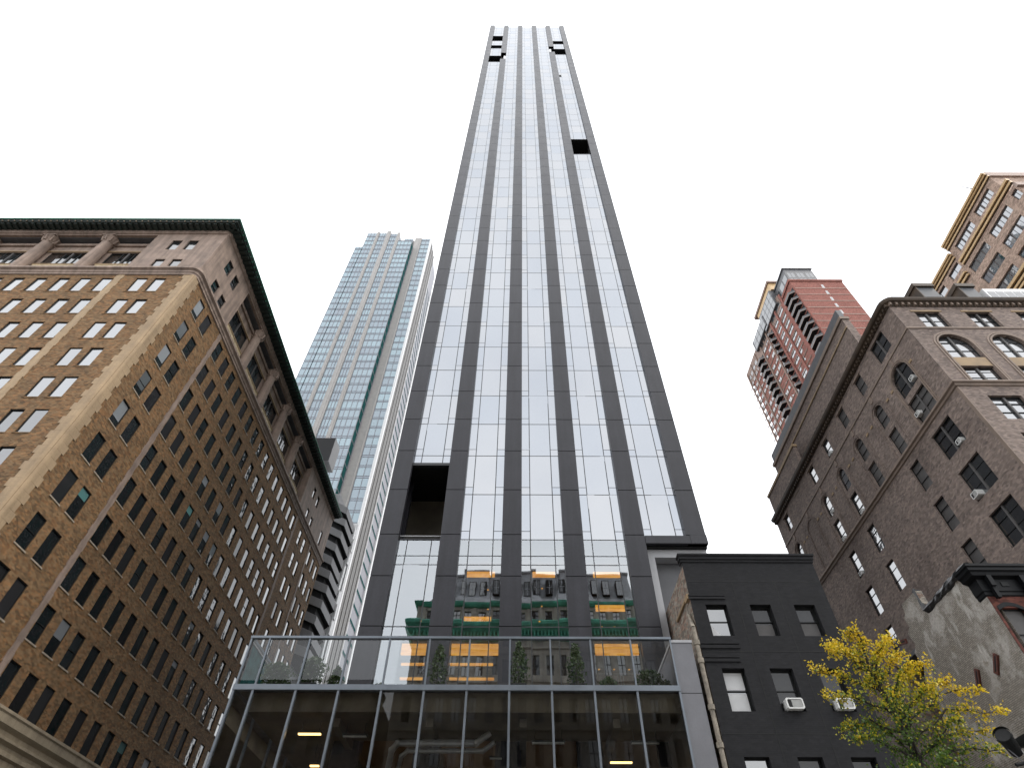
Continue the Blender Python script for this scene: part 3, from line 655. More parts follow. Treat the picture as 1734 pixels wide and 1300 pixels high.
for pts, r in (([(-6.1, 30.5, 8.6), (-5.6, 28.6, 9.75), (-5.3, 28.2, 9.9), (-1.9, 28.2, 9.9), (-1.3, 28.2, 10.3)], 0.13),
               ([(-5.7, 30.5, 8.6), (-5.2, 28.9, 9.6), (-4.9, 28.6, 9.72), (-1.6, 28.6, 9.72), (-1.1, 28.4, 10.0)], 0.1)):
    mb = MB()
    for a, b in zip(pts, pts[1:]): mb.tube(a, b, r, r, 'duct', 10)
    for p in pts[1:-1]: mb.lathe(p[0], p[1], [(r * 0.3, p[2] - r * 1.1), (r * 1.15, p[2] - r * 0.5), (r * 1.15, p[2] + r * 0.5), (r * 0.3, p[2] + r * 1.1)], 'duct', 10)
    mb.build('pipe', dt, True)
# terrace plants
def potted(x, y, h, rw, ph, lab, cone=True, pot=True, n=700):
    t = empty('potted_shrub', (x, y, 11.36), lab, 'shrub', 'shrubs on the terrace')
    mb = MB(); pw = rw * 0.8
    mb.prism([(x - pw, y - pw), (x + pw, y - pw), (x + pw, y + pw), (x - pw, y + pw)], 11.36, 11.36 + ph, 'pot')
    mb.box(x - pw - .02, x + pw + .02, y - pw - .02, y + pw + .02, 11.36 + ph, 11.36 + ph + .05, 'pot'); mb.build('planter', t)
    mb = MB(); mb.tube((x, y, 11.36 + ph), (x, y, 11.36 + ph + h * 0.8), 0.03, 0.01, 'bark', 6); mb.build('stem', t)
    mb = MB(); pts = []
    for _ in range(n):
        f = random.random() ** (0.8 if cone else 0.6)
        rr = rw * (min(1, (1 - f) * 1.6 + 0.12) * min(1, f * 6 + 0.45) if cone else math.sqrt(max(0, 1 - (2 * f - 1) ** 2)) * 1.2)
        a = random.uniform(0, 6.283); q = rr * math.sqrt(random.uniform(0.2, 1)) * (1 + 0.25 * math.sin(5 * a + 9 * f))
        pts.append((x + q * math.cos(a), y + q * math.sin(a), 11.36 + ph + f * h))
    foliage(mb, pts, 0.11, 'shrub', 0.03); mb.build('foliage', t)
potted(-3.78, 27.4, 1.9, 0.4, 0.5, 'tall cone shrub in front of the second dark pier from the left')
potted(-0.05, 27.4, 2.0, 0.42, 0.55, 'tall cone shrub in front of the third dark pier from the left')
potted(2.6, 27.4, 1.95, 0.42, 0.55, 'tall cone shrub in front of the fourth dark pier, rightmost of the tall ones')
potted(4.05, 27.6, 0.62, 0.33, 0.35, 'small round shrub between the rightmost tall cone shrub and the broad round one', False, n=450)
potted(5.9, 27.3, 0.95, 0.5, 0.25, 'broad round shrub near the right end of the glass terrace', False, n=800)
potted(6.6, 27.2, 0.5, 0.22, 0.2, 'smallest round shrub at the right end of the terrace', False, n=300)
potted(-11.0, 27.0, 1.1, 0.55, 0.25, 'broad bush nearest the corner of the glass terrace', False, n=900)
potted(-9.45, 27.1, 1.25, 0.5, 0.4, 'leafy bush in the second terrace panel, beside the pointed one', False, n=900)
potted(-8.3, 27.1, 1.05, 0.33, 0.2, 'narrow pointed shrub beside the white finned tower seen through the glass', True, n=600)
potted(-11.9, 27.9, 0.55, 0.25, 0.2, 'small low shrub tucked against the side glass at the terrace corner', False, n=300)
potted(-6.3, 27.4, 0.45, 0.2, 0.2, 'tiny grey green shrub alone in front of the bright glass bay', False, n=260)

# ------------------------------------------------------------------ left ochre brick office block
LY, LX, LH = 27.35, -30.0, 55.5
lb = empty('brick_building', (-45, 50, 0), 'ochre brick office block with stone attic columns and green copper cornice, far left', 'building')
rows = [46.95 - 3.43 * k for k in range(10)]; WH = 2.2; WW = 1.06
fc = [-35.05, -33.4, -38.22, -40.17, -42.12, -44.17, -46.22, -48.2, -50.2, -52.2, -54.2, -56.2]
sc = [29.5, 31.3, 34.55, 36.45, 38.35, 40.45, 42.55, 44.6, 46.65, 48.72, 50.78, 52.85, 55.0, 57.05, 59.1, 61.05, 63.0, 66.55, 68.6, 71.68, 73.62, 75.55]
FX0 = -58.0; SY1 = 77.0
ops_f = [(x - FX0, x - FX0 + WW, z - WH, z) for x in fc for z in rows]
ops_s = [(y - LY, y - LY + (WW if y < 62 else 0.98), z - WH, z) for y in sc for z in rows]
mb = MB(); D0 = 0.16
facade(mb, (FX0, LY), (1, 0), (0, -1), LX - FX0, 13.9, 47.5, ops_f, D0, 'lbrick')
facade(mb, (LX, LY), (0, 1), (1, 0), SY1 - LY, 13.9, 47.5, ops_s, D0, 'lbrick')
mb.poly([(LX, SY1, 0), (FX0, SY1, 0), (FX0, SY1, LH), (LX, SY1, LH)], 'lbrick'); mb.poly([(FX0, SY1, 0), (FX0, LY, 0), (FX0, LY, LH), (FX0, SY1, LH)], 'lbrick')
mb.build('wall', lb)
mb = MB()
specs = []
gk = (WW, WH, 'h', {'fm': 'frame_green', 'sill': ('sill', 0.06)}); gk2 = (0.98, WH, 'h', {'fm': 'frame_black', 'sill': ('sill', 0.06), 'gm': 'wglass'})
gks = (WW, WH, '', {'fm': 'frame_black', 'gm': 'wglass_wavy', 'sill': ('sill', 0.06)})
for x in fc:
    for z in rows: specs.append((x, LY + 0.06, z - WH, 0, (WW, WH, '', {'fm': 'frame_black', 'gm': 'rglass' if z > 30 else 'wglass', 'sill': ('lbrick', 0.05)})))
for y in sc:
    for z in rows:
        q_ = dict((gks if y < 62 else gk2)[3]); rn = random.random()
        if y == 29.5 and z > 32: q_['bl'] = 0.72  # pale upper panes painted in as the sky reflected along this column
        elif rn < 0.12: q_['bl'] = random.choice([0.2, 0.35, 0.5])
        elif rn < 0.15: q_['bl'] = 0.3; q_['bm'] = 'wglass_teal'
        elif rn < 0.35: q_['gm'] = 'wglass_dim'
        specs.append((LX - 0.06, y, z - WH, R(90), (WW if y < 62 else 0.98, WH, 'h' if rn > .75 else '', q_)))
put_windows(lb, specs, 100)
# stone strips with toothed edges
def strip_f(x0, x1, z0, z1, name):
    mb = MB(); z = z0; i = 0
    while z < z1:
        e = 0.07 if i % 2 else 0; h_ = min(0.62, z1 - z); mb.box(x0 - e, x1 + e, LY - 0.05, LY, z, z + h_ - 0.008, 'lstone', 'k'); z += h_; i += 1
    mb.build(name, lb)
def strip_s(y0, y1, z0, z1, name, mat='lstone'):
    mb = MB(); z = z0; i = 0
    while z < z1:
        e = 0.06 if i % 2 else 0; h_ = min(0.62, z1 - z); mb.box(LX, LX + 0.05, y0 - e, y1 + e, z, z + h_ - 0.008, mat, 'l'); z += h_; i += 1
    mb.build(name, lb)
strip_f(-37.02, -36.42, 13.9, 47.5, 'stone_strip')
for a, b in ((33.97, 34.42), (64.15, 64.6), (71.1, 71.45)): strip_s(a, b, 13.9, 47.5, 'stone_strip', 'pinkstone')
mb = MB(); z = 13.9; i = 0
while z < 47.5:
    e = 0.78 if i % 2 else 0.98; e2 = 0.98 if i % 2 else 0.78; h_ = min(0.66, 47.5 - z)
    mb.box(LX - e, LX - 0.22, LY - 0.06, LY, z, z + h_ - 0.008, 'lstone', 'k'); mb.box(LX, LX + 0.06, LY + 0.22, LY + e2, z, z + h_ - 0.008, 'lstone', 'l')
    z += h_; i += 1
for i in range(8):
    a0, a1 = -math.pi / 2 + i * math.pi / 16, -math.pi / 2 + (i + 1) * math.pi / 16
    c0, c1 = (LX - 0.24, LY + 0.24), 0.33
    p, q = [(c0[0] + c1 * math.cos(a), c0[1] + c1 * math.sin(a)) for a in (a0, a1)]
    mb.poly([(*p, 13.9), (*q, 13.9), (*q, 47.5), (*p, 47.5)], 'lstone')
mb.build('corner_quoin', lb)
pth = lambda r=0.3, o=0.0: arcpath((FX0, LY), (LX, LY), (LX, SY1), r, 8)
mb = MB(); molding(mb, pth(0.5), [(0.0, 47.45), (0.12, 47.5), (0.12, 47.72), (0.2, 47.8), (0.22, 48.05), (0.42, 48.18), (0.42, 48.42), (0.3, 48.45), (0.3, 48.62), (0.1, 48.7), (-0.3, 48.7)], 'pinkstone'); mb.build('belt_course', lb)
# attic storey
mb = MB(); AZ0, AZ1 = 48.7, 55.9; D1 = 0.95
pav_f = [(-35.05, 50.45, 48.95), (-33.4, 50.45, 48.95), (-35.05, 54.2, 52.35), (-33.4, 54.2, 52.35)]
opf = [(x + 37.1, x + 38.1, b, t) for x, t, b in pav_f]
facade(mb, (-37.1, LY), (1, 0), (0, -1), 7.1, AZ0, AZ1, opf, 0.3, 'pinkstone')
ops = [(y - LY, y - LY + 1.0, b, t) for y in (29.5, 31.25) for b, t in ((48.95, 50.5), (52.4, 54.2))]
facade(mb, (LX, LY), (0, 1), (1, 0), 34.2 - LY, AZ0, AZ1, ops, 0.3, 'pinkstone')
ope = [(y - 63.7, y - 63.7 + 0.95, b, t) for y in (66.55, 68.6) for b, t in ((48.95, 50.5), (52.4, 54.2))] + [(9.9, 10.8, 49.3, 51.6)]
facade(mb, (LX, 63.7), (0, 1), (1, 0), SY1 - 63.7, AZ0, AZ1, ope, 0.3, 'pinkstone')
# recessed colonnade walls, architrave beam and jambs
bays_f = [(-41.2, -37.6), (-47.25, -42.8), (-53.3, -48.85)]
bays_s = [(34.7, 39.0), (40.6, 44.95), (46.5, 50.9), (52.5, 56.85), (58.4, 63.2)]
facade(mb, (FX0, LY + D1), (1, 0), (0, -1), -37.1 - FX0, AZ0, 55.3, [(a - FX0, b - FX0, 48.75, 49.2) for a, b in bays_f] + [(a - FX0, b - FX0, 50.62, 53.3) for a, b in bays_f], 0.3, 'pinkstone')
facade(mb, (LX - D1, 34.2), (0, 1), (1, 0), 63.7 - 34.2, AZ0, 55.3, [(a - 34.2, b - 34.2, 48.75, 49.2) for a, b in bays_s] + [(a - 34.2, b - 34.2, 50.62, 53.3) for a, b in bays_s], 0.3, 'pinkstone')
mb.box(FX0, -37.1, LY, LY + D1, 55.3, 55.9, 'pinkstone', 'k'); mb.box(LX - D1, LX, 34.2, 63.7, 55.3, 55.9, 'pinkstone', 'l')
mb.poly([(-37.1, LY, AZ0), (-37.1, LY + D1, AZ0), (-37.1, LY + D1, 55.3), (-37.1, LY, 55.3)], 'pinkstone')
for y in (34.2, 63.7): mb.poly([(LX, y, AZ0), (LX - D1, y, AZ0), (LX - D1, y, 55.3), (LX, y, 55.3)], 'pinkstone')
mb.box(FX0, -37.1, LY + 0.02, LY + D1, 48.5, 48.72, 'pinkstone'); mb.box(LX - D1, LX - .02, 34.2, 63.7, 48.5, 48.72, 'pinkstone')
mb.box(FX0, LX - 0.3, LY + .3, SY1 - .3, 55.2, 55.4, 'slate')
# light fillets
mb.box(FX0, -37.12, LY + D1 - 0.12, LY + D1, 53.36, 53.5, 'lstone'); mb.box(LX - D1, LX - D1 + 0.12, 34.22, 63.68, 53.36, 53.5, 'lstone')
mb.box(FX0, -37.12, LY + D1 - 0.2, LY + D1, 54.5, 54.9, 'pinkstone'); mb.box(LX - D1, LX - D1 + 0.2, 34.22, 63.68, 54.5, 54.9, 'pinkstone')
mb.build('attic_wall', lb)
sp2 = []
for x, t, b in pav_f: sp2.append((x, LY + 0.1, b, 0, (1.0, round(t - b, 2), '', {})))
for y in (29.5, 31.25):
    for b, t in ((48.95, 50.5), (52.4, 54.2)): sp2.append((LX - 0.1, y, b, R(90), (1.0, round(t - b, 2), 'h', {'gm': 'wglass'})))
for y in (66.55, 68.6):
    for b, t in ((48.95, 50.5), (52.4, 54.2)): sp2.append((LX - 0.1, y, b, R(90), (0.95, round(t - b, 2), '', {})))
sp2.append((LX - 0.1, 73.6, 49.3, R(90), (0.9, 2.3, '', {})))
for a, b in bays_f: sp2 += [(a, LY + D1 + 0.06, 50.62, 0, (round(b - a, 2), 2.68, 'm3', {})), (a, LY + D1 + 0.2, 48.75, 0, (round(b - a, 2), 0.45, '3', {'gm': 'wglass_wavy'}))]
for a, b in bays_s: sp2 += [(LX - D1 - 0.06, a, 50.62, R(90), (round(b - a, 2), 2.68, 'm3', {'gm': 'wglass_wavy'})), (LX - D1 - 0.2, a, 48.75, R(90), (round(b - a, 2), 0.45, '3', {'gm': 'wglass_wavy'}))]
put_windows(lb, sp2, 60, name='attic_window')
for a, b in bays_f:
    mb = MB(); mb.box(a, b, LY + D1 - 0.3, LY + D1 - 0.001, 49.22, 50.58, 'cream'); mb.box(a - .05, b + .05, LY + D1 - 0.36, LY + D1 - 0.0, 50.5, 50.6, 'lstone')
    n = 4
    for i in range(n): c = a + (b - a) * (i + .5) / n; mb.box(c - .35, c + .35, LY + D1 - 0.36, LY + D1 - 0.3, 49.5, 50.3, 'cream'); mb.box(c - .18, c + .18, LY + D1 - 0.41, LY + D1 - 0.36, 49.7, 50.1, 'cream')
    mb.build('carved_panel', lb)
for a, b in bays_s:
    mb = MB(); X_ = LX - D1; mb.box(X_ + 0.001, X_ + 0.3, a, b, 49.22, 50.58, 'cream'); mb.box(X_, X_ + 0.36, a - .05, b + .05, 50.5, 50.6, 'lstone')
    for i in range(4): c = a + (b - a) * (i + .5) / 4; mb.box(X_ + .3, X_ + .36, c - .35, c + .35, 49.5, 50.3, 'cream'); mb.box(X_ + .36, X_ + .41, c - .18, c + .18, 49.7, 50.1, 'cream')
    mb.build('carved_panel', lb)
def column(x, y):
    mb = MB(); r = 0.56
    mb.lathe(x, y, [(r * 1.2, 48.7), (r * 1.2, 48.85), (r * 1.08, 48.95), (r, 49.1), (r * 0.98, 51), (r * 0.88, 54.0), (r * 0.88, 54.2)], 'pinkstone', 20)
    mb.box(x - r * 1.2, x + r * 1.2, y - r * 1.2, y + r * 1.2, 55.12, 55.3, 'pinkstone'); c = mb.build('column', lb)
    mb = MB(); mb.lathe(x, y, [(r * 0.9, 54.2), (r * 1.0, 54.3), (r * 0.92, 54.45), (r * 1.25, 54.75), (r * 1.05, 54.8), (r * 1.4, 55.08), (r * 1.2, 55.12)], 'pinkstone', 16)
    for i in range(8):
        a = i * math.pi / 4; mb.tube((x + r * math.cos(a), y + r * math.sin(a), 54.3), (x + r * 1.35 * math.cos(a), y + r * 1.35 * math.sin(a), 54.95), 0.11, 0.06, 'pinkstone', 5)
    mb.build('capital', c)
for i in range(3): column(-42.0 - 6.05 * i, LY + 0.5)
for i in range(4): column(LX - 0.5, 39.8 + 5.93 * i)
# cornice
pc = [(FX0, LY), (LX, LY), (LX, SY1)]
mb = MB(); molding(mb, pc, [(0, 55.9), (0.25, 55.95), (0.25, 56.0), (1.1, 56.05), (1.15, 56.15), (1.25, 56.2), (1.25, 56.3)], 'copper_dark', False); molding(mb, pc, [(1.25, 56.28), (1.33, 56.34), (1.3, 56.46), (0.6, 56.6), (-0.5, 56.6), (-.5, 56.0)], 'copper', False)
mb.build('cornice', lb)
mb = MB()
x = FX0
while x < LX + 0.9: mb.box(x, x + 0.3, LY - 0.98, LY - 0.2, 55.86, 56.03, 'copper_dark'); mb.box(x + .1, x + .22, LY - 1.2, LY - 1.08, 56.05, 56.13, 'sill'); x += 0.62
y = LY - 0.4
while y < SY1: mb.box(LX + 0.2, LX + 0.98, y, y + 0.3, 55.86, 56.03, 'copper_dark'); mb.box(LX + 1.08, LX + 1.2, y + .1, y + .22, 56.05, 56.13, 'copper'); y += 0.62
mb.build('dentils', lb)
mb = MB(); molding(mb, pth(0.4), [(0, 55.5), (0.14, 55.55), (0.16, 55.75), (0.25, 55.9), (0, 55.9)], 'pinkstone'); mb.build('architrave', lb)
# base
mb = MB()
opb_s = [(y, y + 2.2, 5, 11.4) for y in [1.6 + 3.4 * i for i in range(14)]]; opb_f = [(y, y + 2.2, 5, 11.4) for y in [2 + 3.6 * i for i in range(7)]]
facade(mb, (FX0, LY - 0.12), (1, 0), (0, -1), LX - FX0 + 0.12, 0, 12.3, opb_f, 0.5, 'basestone')
facade(mb, (LX + 0.12, LY - 0.12), (0, 1), (1, 0), SY1 - LY, 0, 12.3, opb_s, 0.5, 'basestone'); mb.build('base_wall', lb)
mb = MB(); molding(mb, pth(0.3), [(0.12, 11.9), (0.3, 12.0), (0.3, 12.2), (0.2, 12.25), (0.2, 12.45), (0.42, 12.6), (0.42, 12.72), (0.28, 12.78), (0.28, 13.0), (0.52, 13.2), (0.52, 13.6), (0.6, 13.68), (0.6, 13.82), (0, 13.9)], 'basestone'); mb.build('base_cornice', lb)
put_windows(lb, [(LX - 0.3, LY - .12 + o[0], 5, R(90), (2.2, 6.4, 'vt', {'fm': 'frame_green'})) for o in opb_s] + [(FX0 + o[0], LY + 0.3, 5, 0, (2.2, 6.4, 'vt', {'fm': 'frame_green'})) for o in opb_f], 25, name='base_window')
mb = MB()     # stone frames round the base openings of the side street
for o in opb_s[:8]:
    y = LY - .12 + o[0]
    for a, b in ((y - .35, y - .02), (y + 2.22, y + 2.55)): mb.box(LX + .121, LX + .3, a, b, 5, 11.5, 'lstone'); mb.box(LX + .3, LX + .36, a + .08, b - .08, 10.4, 11.3, 'cream')
mb.build('base_surround', lb)

# ------------------------------------------------------------------ air conditioners (things of their own, set in windows)
def aircon(x, y, z, rz, lab, w_=0.54, h_=0.37, d_=0.3):
    t = empty('air_conditioner', (x, y, z), lab, 'air conditioner', 'window air conditioners'); t.rotation_euler = (0, 0, rz)
    def bd(mb, name, par): o = bpy.data.objects.new(name, mb.mesh(name)); col.objects.link(o); o.parent = par; return o
    mb = MB(); e = 0.05; H = h_
    prof = [(e, 0), (w_ - e, 0), (w_, e), (w_, H - e), (w_ - e, H), (e, H), (0, H - e), (0, e)]
    n = len(prof)
    for i in range(n):
        a, b = prof[i], prof[(i + 1) % n]; mb.poly([(a[0], -d_, a[1]), (b[0], -d_, b[1]), (b[0], 0, b[1]), (a[0], 0, a[1])], 'ac')
    inn = [(0.06 + (w_ - 0.12) * (p[0] / w_), 0.055 + (H - 0.11) * (p[1] / H)) for p in prof]
    for i in range(n):
        a, b, c, dd = prof[i], prof[(i + 1) % n], inn[(i + 1) % n], inn[i]; mb.poly([(a[0], -d_, a[1]), (b[0], -d_, b[1]), (c[0], -d_, c[1]), (dd[0], -d_, dd[1])], 'ac')
    c = bd(mb, 'case', t)
    mb = MB(); mb.poly([(p[0], -d_ + 0.03, p[1]) for p in inn], 'acgrille')
    mb.box(0.07, w_ * 0.3, -d_ + 0.01, -d_ + 0.029, 0.07, H - 0.07, 'black')
    for i in range(7): mb.box(w_ * 0.33, w_ - 0.07, -d_ + 0.012, -d_ + 0.028, 0.075 + i * (H - 0.14) / 7, 0.09 + i * (H - 0.14) / 7, 'ac')
    bd(mb, 'grille', c)
    return t

# ------------------------------------------------------------------ charcoal painted house
HY = 26.0
dh = empty('painted_house', (11.5, 32, 0), 'narrow charcoal painted house with plain windows, between grey wing wall and tree', 'house')
cols_ = [8.88, 10.99, 13.1]; wd = 1.0
rws = [(13.64, 15.15), (10.46, 12.2), (7.1, 8.81), (3.7, 5.5)]
X0, X1 = 8.2, 14.85
ops = [(x - X0, x - X0 + wd, a, b) for x in cols_ for a, b in rws]
mb = MB(); facade(mb, (X0, HY), (1, 0), (0, -1), X1 - X0, 0, 17.45, ops, 0.32, 'darkpaint')
mb.poly([(X1, HY, 0), (X1, 40, 0), (X1, 40, 17.3), (X1, HY, 17.45)], 'oldbrick'); mb.poly([(X1, 40, 0), (X0, 40, 0), (X0, 40, 17.2), (X1, 40, 17.3)], 'oldbrick')
mb.box(X0 + .1, X1 - .1, HY + .2, 39.9, 16.9, 17.0, 'slate'); mb.build('front_wall', dh)
mb = MB(); mb.box(X0 + 0.01, X0 + 0.3, HY + 0.01, 40, 0, 17.2, 'oldbrick', 'f')
mb.box(X0 - 0.09, X0 + 0.01, HY + .6, 28.8, 15.62, 15.74, 'btan'); mb.box(X0 - 0.12, X0 + 0.01, HY + .02, HY + 0.5, 15.45, 15.7, 'btan'); mb.build('party_wall', dh)
mb = MB(); molding(mb, [(X0, HY + .35), (X0, HY), (X1, HY), (X1, HY + .6)], [(0, 17.36), (0.05, 17.4), (0.05, 17.5), (0.1, 17.54), (0.1, 17.68), (0.16, 17.72), (0.16, 17.82), (-0.3, 17.86)], 'darkpaint'); mb.build('cornice', dh)
for z0, z1, xb_ in ((15.41, 15.52, 9.9), (15.56, 15.63, 9.9), (13.06, 13.2, 9.95), (13.26, 13.33, 9.95), (12.47, 12.6, 9.8), (12.65, 12.72, 9.8)): 
    mb = MB(); mb.box(X0 - 0.06, xb_, HY - 0.05, HY, z0, z1, 'darkpaint', 'k'); mb.build('ledge', dh)
mb = MB(); e = 0.018
for z in (16.33, 12.93, 9.62, 6.3): mb.box(X0, X1, HY - 0.006, HY, z - e, z + e, 'black', 'k')
for x in (10.46, 12.55):
    for a, b in ((0, 6.28), (6.32, 9.6), (9.64, 12.91), (12.95, 16.31)): mb.box(x - e, x + e, HY - 0.006, HY, a, b, 'black', 'k')
mb.build('score_line', dh)
sp = [(x, HY + 0.24, a, 0, (wd, round(b - a, 2), 'h', {'fm': 'frame_black', 'ft': 0.06, 'gm': 'wglass' if x < 9 else 'wglass_dim'})) for x in cols_ for a, b in rws]
put_windows(dh, sp, 100)
for x, z0, z1, m_ in ((8.98, 13.72, 14.35, 'blind'), (8.98, 10.56, 11.25, 'blind'), (8.98, 11.4, 12.1, 'blind'), (11.08, 13.72, 14.3, 'shutter'), (13.2, 13.72, 14.35, 'shutter'), (11.08, 11.4, 12.1, 'shutter')):
    mb = MB(); mb.poly([(x, HY + 0.285, z0), (x + .8, HY + 0.285, z0), (x + .8, HY + 0.285, z1), (x, HY + 0.285, z1)], m_); mb.build('blind', dh)
mb = MB(); px_, py_ = X0 - 0.16, HY - 0.02
pp = [(16.0, 0.0), (0.0, 0.0)]
mb.tube((px_, py_, 0), (px_, py_, 14.0), 0.1, 0.1, 'pipe', 10); mb.tube((px_, py_, 14.0), (X0 - 0.05, HY + 0.6, 14.9), 0.1, 0.09, 'pipe', 10)
for z in (5.5, 9.2, 10.6, 12.5, 13.3): mb.lathe(px_, py_, [(0.1, z - .12), (0.145, z - .1), (0.145, z + .1), (0.1, z + .12)], 'pipe', 10)
mb.build('downpipe', dh, True)
aircon(11.17, HY + 0.2, 10.5, 0, 'white air conditioner in the middle window of the charcoal house', 0.72, 0.42, 0.42)
aircon(13.28, HY + 0.2, 10.5, 0, 'white air conditioner in the charcoal house, half hidden by yellow leaves', 0.72, 0.42, 0.42)

# ------------------------------------------------------------------ brown brick loft block on the right
BX, BY, BE = 30.0, 26.04, 56.4
bb = empty('loft_building', (45, 42, 0), 'brown brick loft block with arched bays and rooftop piers, right side', 'building')
def tz(z): return 1.6 + (z - 1.6) * 1.2
ZB = 31.45; ZC = 41.0
ac_ = [29.3 + 4.1 * i for i in range(7)]            # bay centres along the side street
so_, dbl = [], [28.1, 30.5]
for i, c in enumerate(ac_):
    if i == 0:
        so_ += [('dbl', dbl[0], dbl[1], b, t) for b, t in ((28.06, 30.34), (24.6, 26.93), (21.15, 23.48), (17.7, 20.0), (14.2, 16.6))]
        so_ += [('rect', 28.15, 30.45, 31.6, 33.75), ('archd', 28.1, 30.5, 34.3, 36.9), ('small2', 28.15, 30.3, 38.4, 40.4)]
    else:
        w2 = 0.63
        if i in (1, 3, 4): so_ += [('one', c - w2, c + w2, b, t) for b, t in ((28.06, 30.34), (24.6, 26.93), (21.15, 23.48), (17.7, 20.0), (14.2, 16.6))]
        if i != 5: so_ += [('rect', c - w2, c + w2, 31.6, 33.75), ('arch', c - w2, c + w2, 34.45, 36.6)]
        if i != 5: so_ += [('small', c - 0.62, c + 0.62, 38.45, 40.25)]
ops = [(y1 and BE - y1, BE - y0, b, t) + (('a',) if k.startswith('arch') else ()) for k, y0, y1, b, t in so_]
mb = MB(); facade(mb, (BX, BE), (0, -1), (-1, 0), BE - BY, 0, ZC, ops, 0.26, 'bbrick')
fr = []
for i in range(6):
    x = 31.5 + 4.07 * i
    fr += [('small2', x + .15, x + 2.15, 38.0, 40.0), ('archd', x - 0.05, x + 2.4, 34.22, 36.95), ('rect', x, x + 2.35, 31.55, 33.2), ('dbl', x, x + 2.3, 27.85, 30.1)]
    fr += [('dbl', x, x + 2.3, b - 3.45 * j, b - 3.45 * j + 2.25) for j in range(1, 6) for b in (27.85,)]
ops = [(x0 - BX, x1 - BX, b, t) + (('a',) if k.startswith('arch') else ()) for k, x0, x1, b, t in fr]
facade(mb, (BX, BY), (1, 0), (0, -1), 26, 0, ZC, ops, 0.38, 'bbrick')
mb.poly([(56, BY, 0), (56, BE, 0), (56, BE, ZC), (56, BY, ZC)], 'bbrick'); mb.poly([(56, BE, 0), (BX, BE, 0), (BX, BE, ZC), (56, BE, ZC)], 'bbrick')
mb.box(BX + .2, 55.8, BY + .2, BE - .2, ZC - 0.3, ZC - 0.1, 'slate')
mb.build('wall', bb)
sp = []
lit = ('one', 'rect', 'arch', 'small')
for k, y0, y1, b, t in so_:
    W_, H_ = round(y1 - y0, 3), round(t - b, 3)
    kw = {'fm': 'frame_black', 'ft': 0.05, 'gm': 'rglass', 'sill': ('bstone', 0.05)}
    if y0 < 37.5: kw['gm'] = 'shutter' if (k in ('one', 'arch', 'rect', 'small')) else 'wglass'
    st = {'dbl': 'mt', 'archd': 'mt', 'rect': 'mt' if y0 < 30 else 't', 'small2': 'mh', 'arch': 't', 'one': 't', 'small': 'h'}[k]
    if k.startswith('arch'): kw['arch'] = True
    sp.append((BX + 0.15, y1, b, R(-90), (W_, H_, st, kw)))
for k, x0, x1, b, t in fr:
    W_, H_ = round(x1 - x0, 3), round(t - b, 3)
    kw = {'fm': 'frame_black', 'ft': 0.06, 'gm': 'rglass', 'sill': ('btan', 0.06)}
    if k.startswith('arch'): kw['arch'] = True
    sp.append((x0, BY + 0.2, b, 0, (W_, H_, 'mh' if k == 'small2' else 'mt', kw)))
put_windows(bb, sp, 100)
cpath = lambda: [(BX, BE), (BX, BY), (56, BY)]
mb = MB(); molding(mb, cpath(), [(0, 31.0), (0.1, 31.05), (0.12, 31.2), (0.26, 31.28), (0.26, 31.42), (0, 31.46)], 'bstone'); mb.build('belt_course', bb)
mb = MB(); molding(mb, cpath(), [(0, 37.72), (0.07, 37.74), (0.07, 37.9), (0, 37.93)], 'bstone'); mb.build('string_course', bb)
mb = MB(); molding(mb, arcpath((BX, BE), (BX, BY), (56, BY), 0.35, 4), [(0, 40.72), (0.1, 40.76), (0.1, 40.9), (0.3, 41.05), (0.42, 41.08), (0.5, 41.2), (0.55, 41.4), (-0.4, 41.45)], 'bcornice')
y = BE
while y > BY: mb.box(BX - 0.28, BX, y - 0.16, y, 40.74, 41.02, 'bcornice'); y -= 0.42
x = BX
while x < 55: mb.box(x, x + 0.16, BY - 0.28, BY, 40.74, 41.02, 'bstone'); x += 0.5
mb.build('cornice', bb)
def archtrim(cu, r, z0, zs, side, m='bstone', name='arch_trim', th=0.16, pr=0.07):
    mb = MB(); n = 14
    def P(u, z, o): return (BX - o, cu - u, z) if side else (cu + u, BY - o, z)
    for rr, pp_ in ((r, pr), (r + th * 1.5, pr * 0.7)):
        outl = [(-rr - th, z0), (-rr - th, zs)] + [(-(rr + th) * math.cos(math.pi * i / n), zs + (rr + th) * math.sin(math.pi * i / n)) for i in range(n + 1)] + [(rr + th, z0)]
        inl = [(-rr, z0), (-rr, zs)] + [(-rr * math.cos(math.pi * i / n), zs + rr * math.sin(math.pi * i / n)) for i in range(n + 1)] + [(rr, z0)]
        for i in range(len(outl) - 1):
            a, b, c, d = outl[i], outl[i + 1], inl[i + 1], inl[i]
            mb.poly([P(*a, pp_), P(*b, pp_), P(*c, pp_), P(*d, pp_)], m)
            mb.poly([P(*a, 0), P(*b, 0), P(*b, pp_), P(*a, pp_)], m); mb.poly([P(*d, pp_), P(*c, pp_), P(*c, 0), P(*d, 0)], m)
    return mb.build(name, bb)
for i, c in enumerate(ac_):
    archtrim(c, 1.22 if i == 0 else 0.98, 31.47, 35.75, True, 'bbrick' if i else 'bstone', th=0.1, pr=0.06)
for i in range(6): archtrim(31.5 + 4.07 * i + 1.17, 1.25, 31.47, 35.7, False, 'bstone', th=0.13, pr=0.08)
for i in range(6):
    x = 31.5 + 4.07 * i
    mb = MB(); mb.box(x, x + 2.35, BY - 0.02, BY, 33.24, 34.18, 'btan', 'k'); mb.build('spandrel', bb)
    mb = MB(); mb.box(x - .1, x + 2.4, BY - 0.05, BY, 40.02, 40.2, 'btan', 'k'); mb.build('lintel', bb)
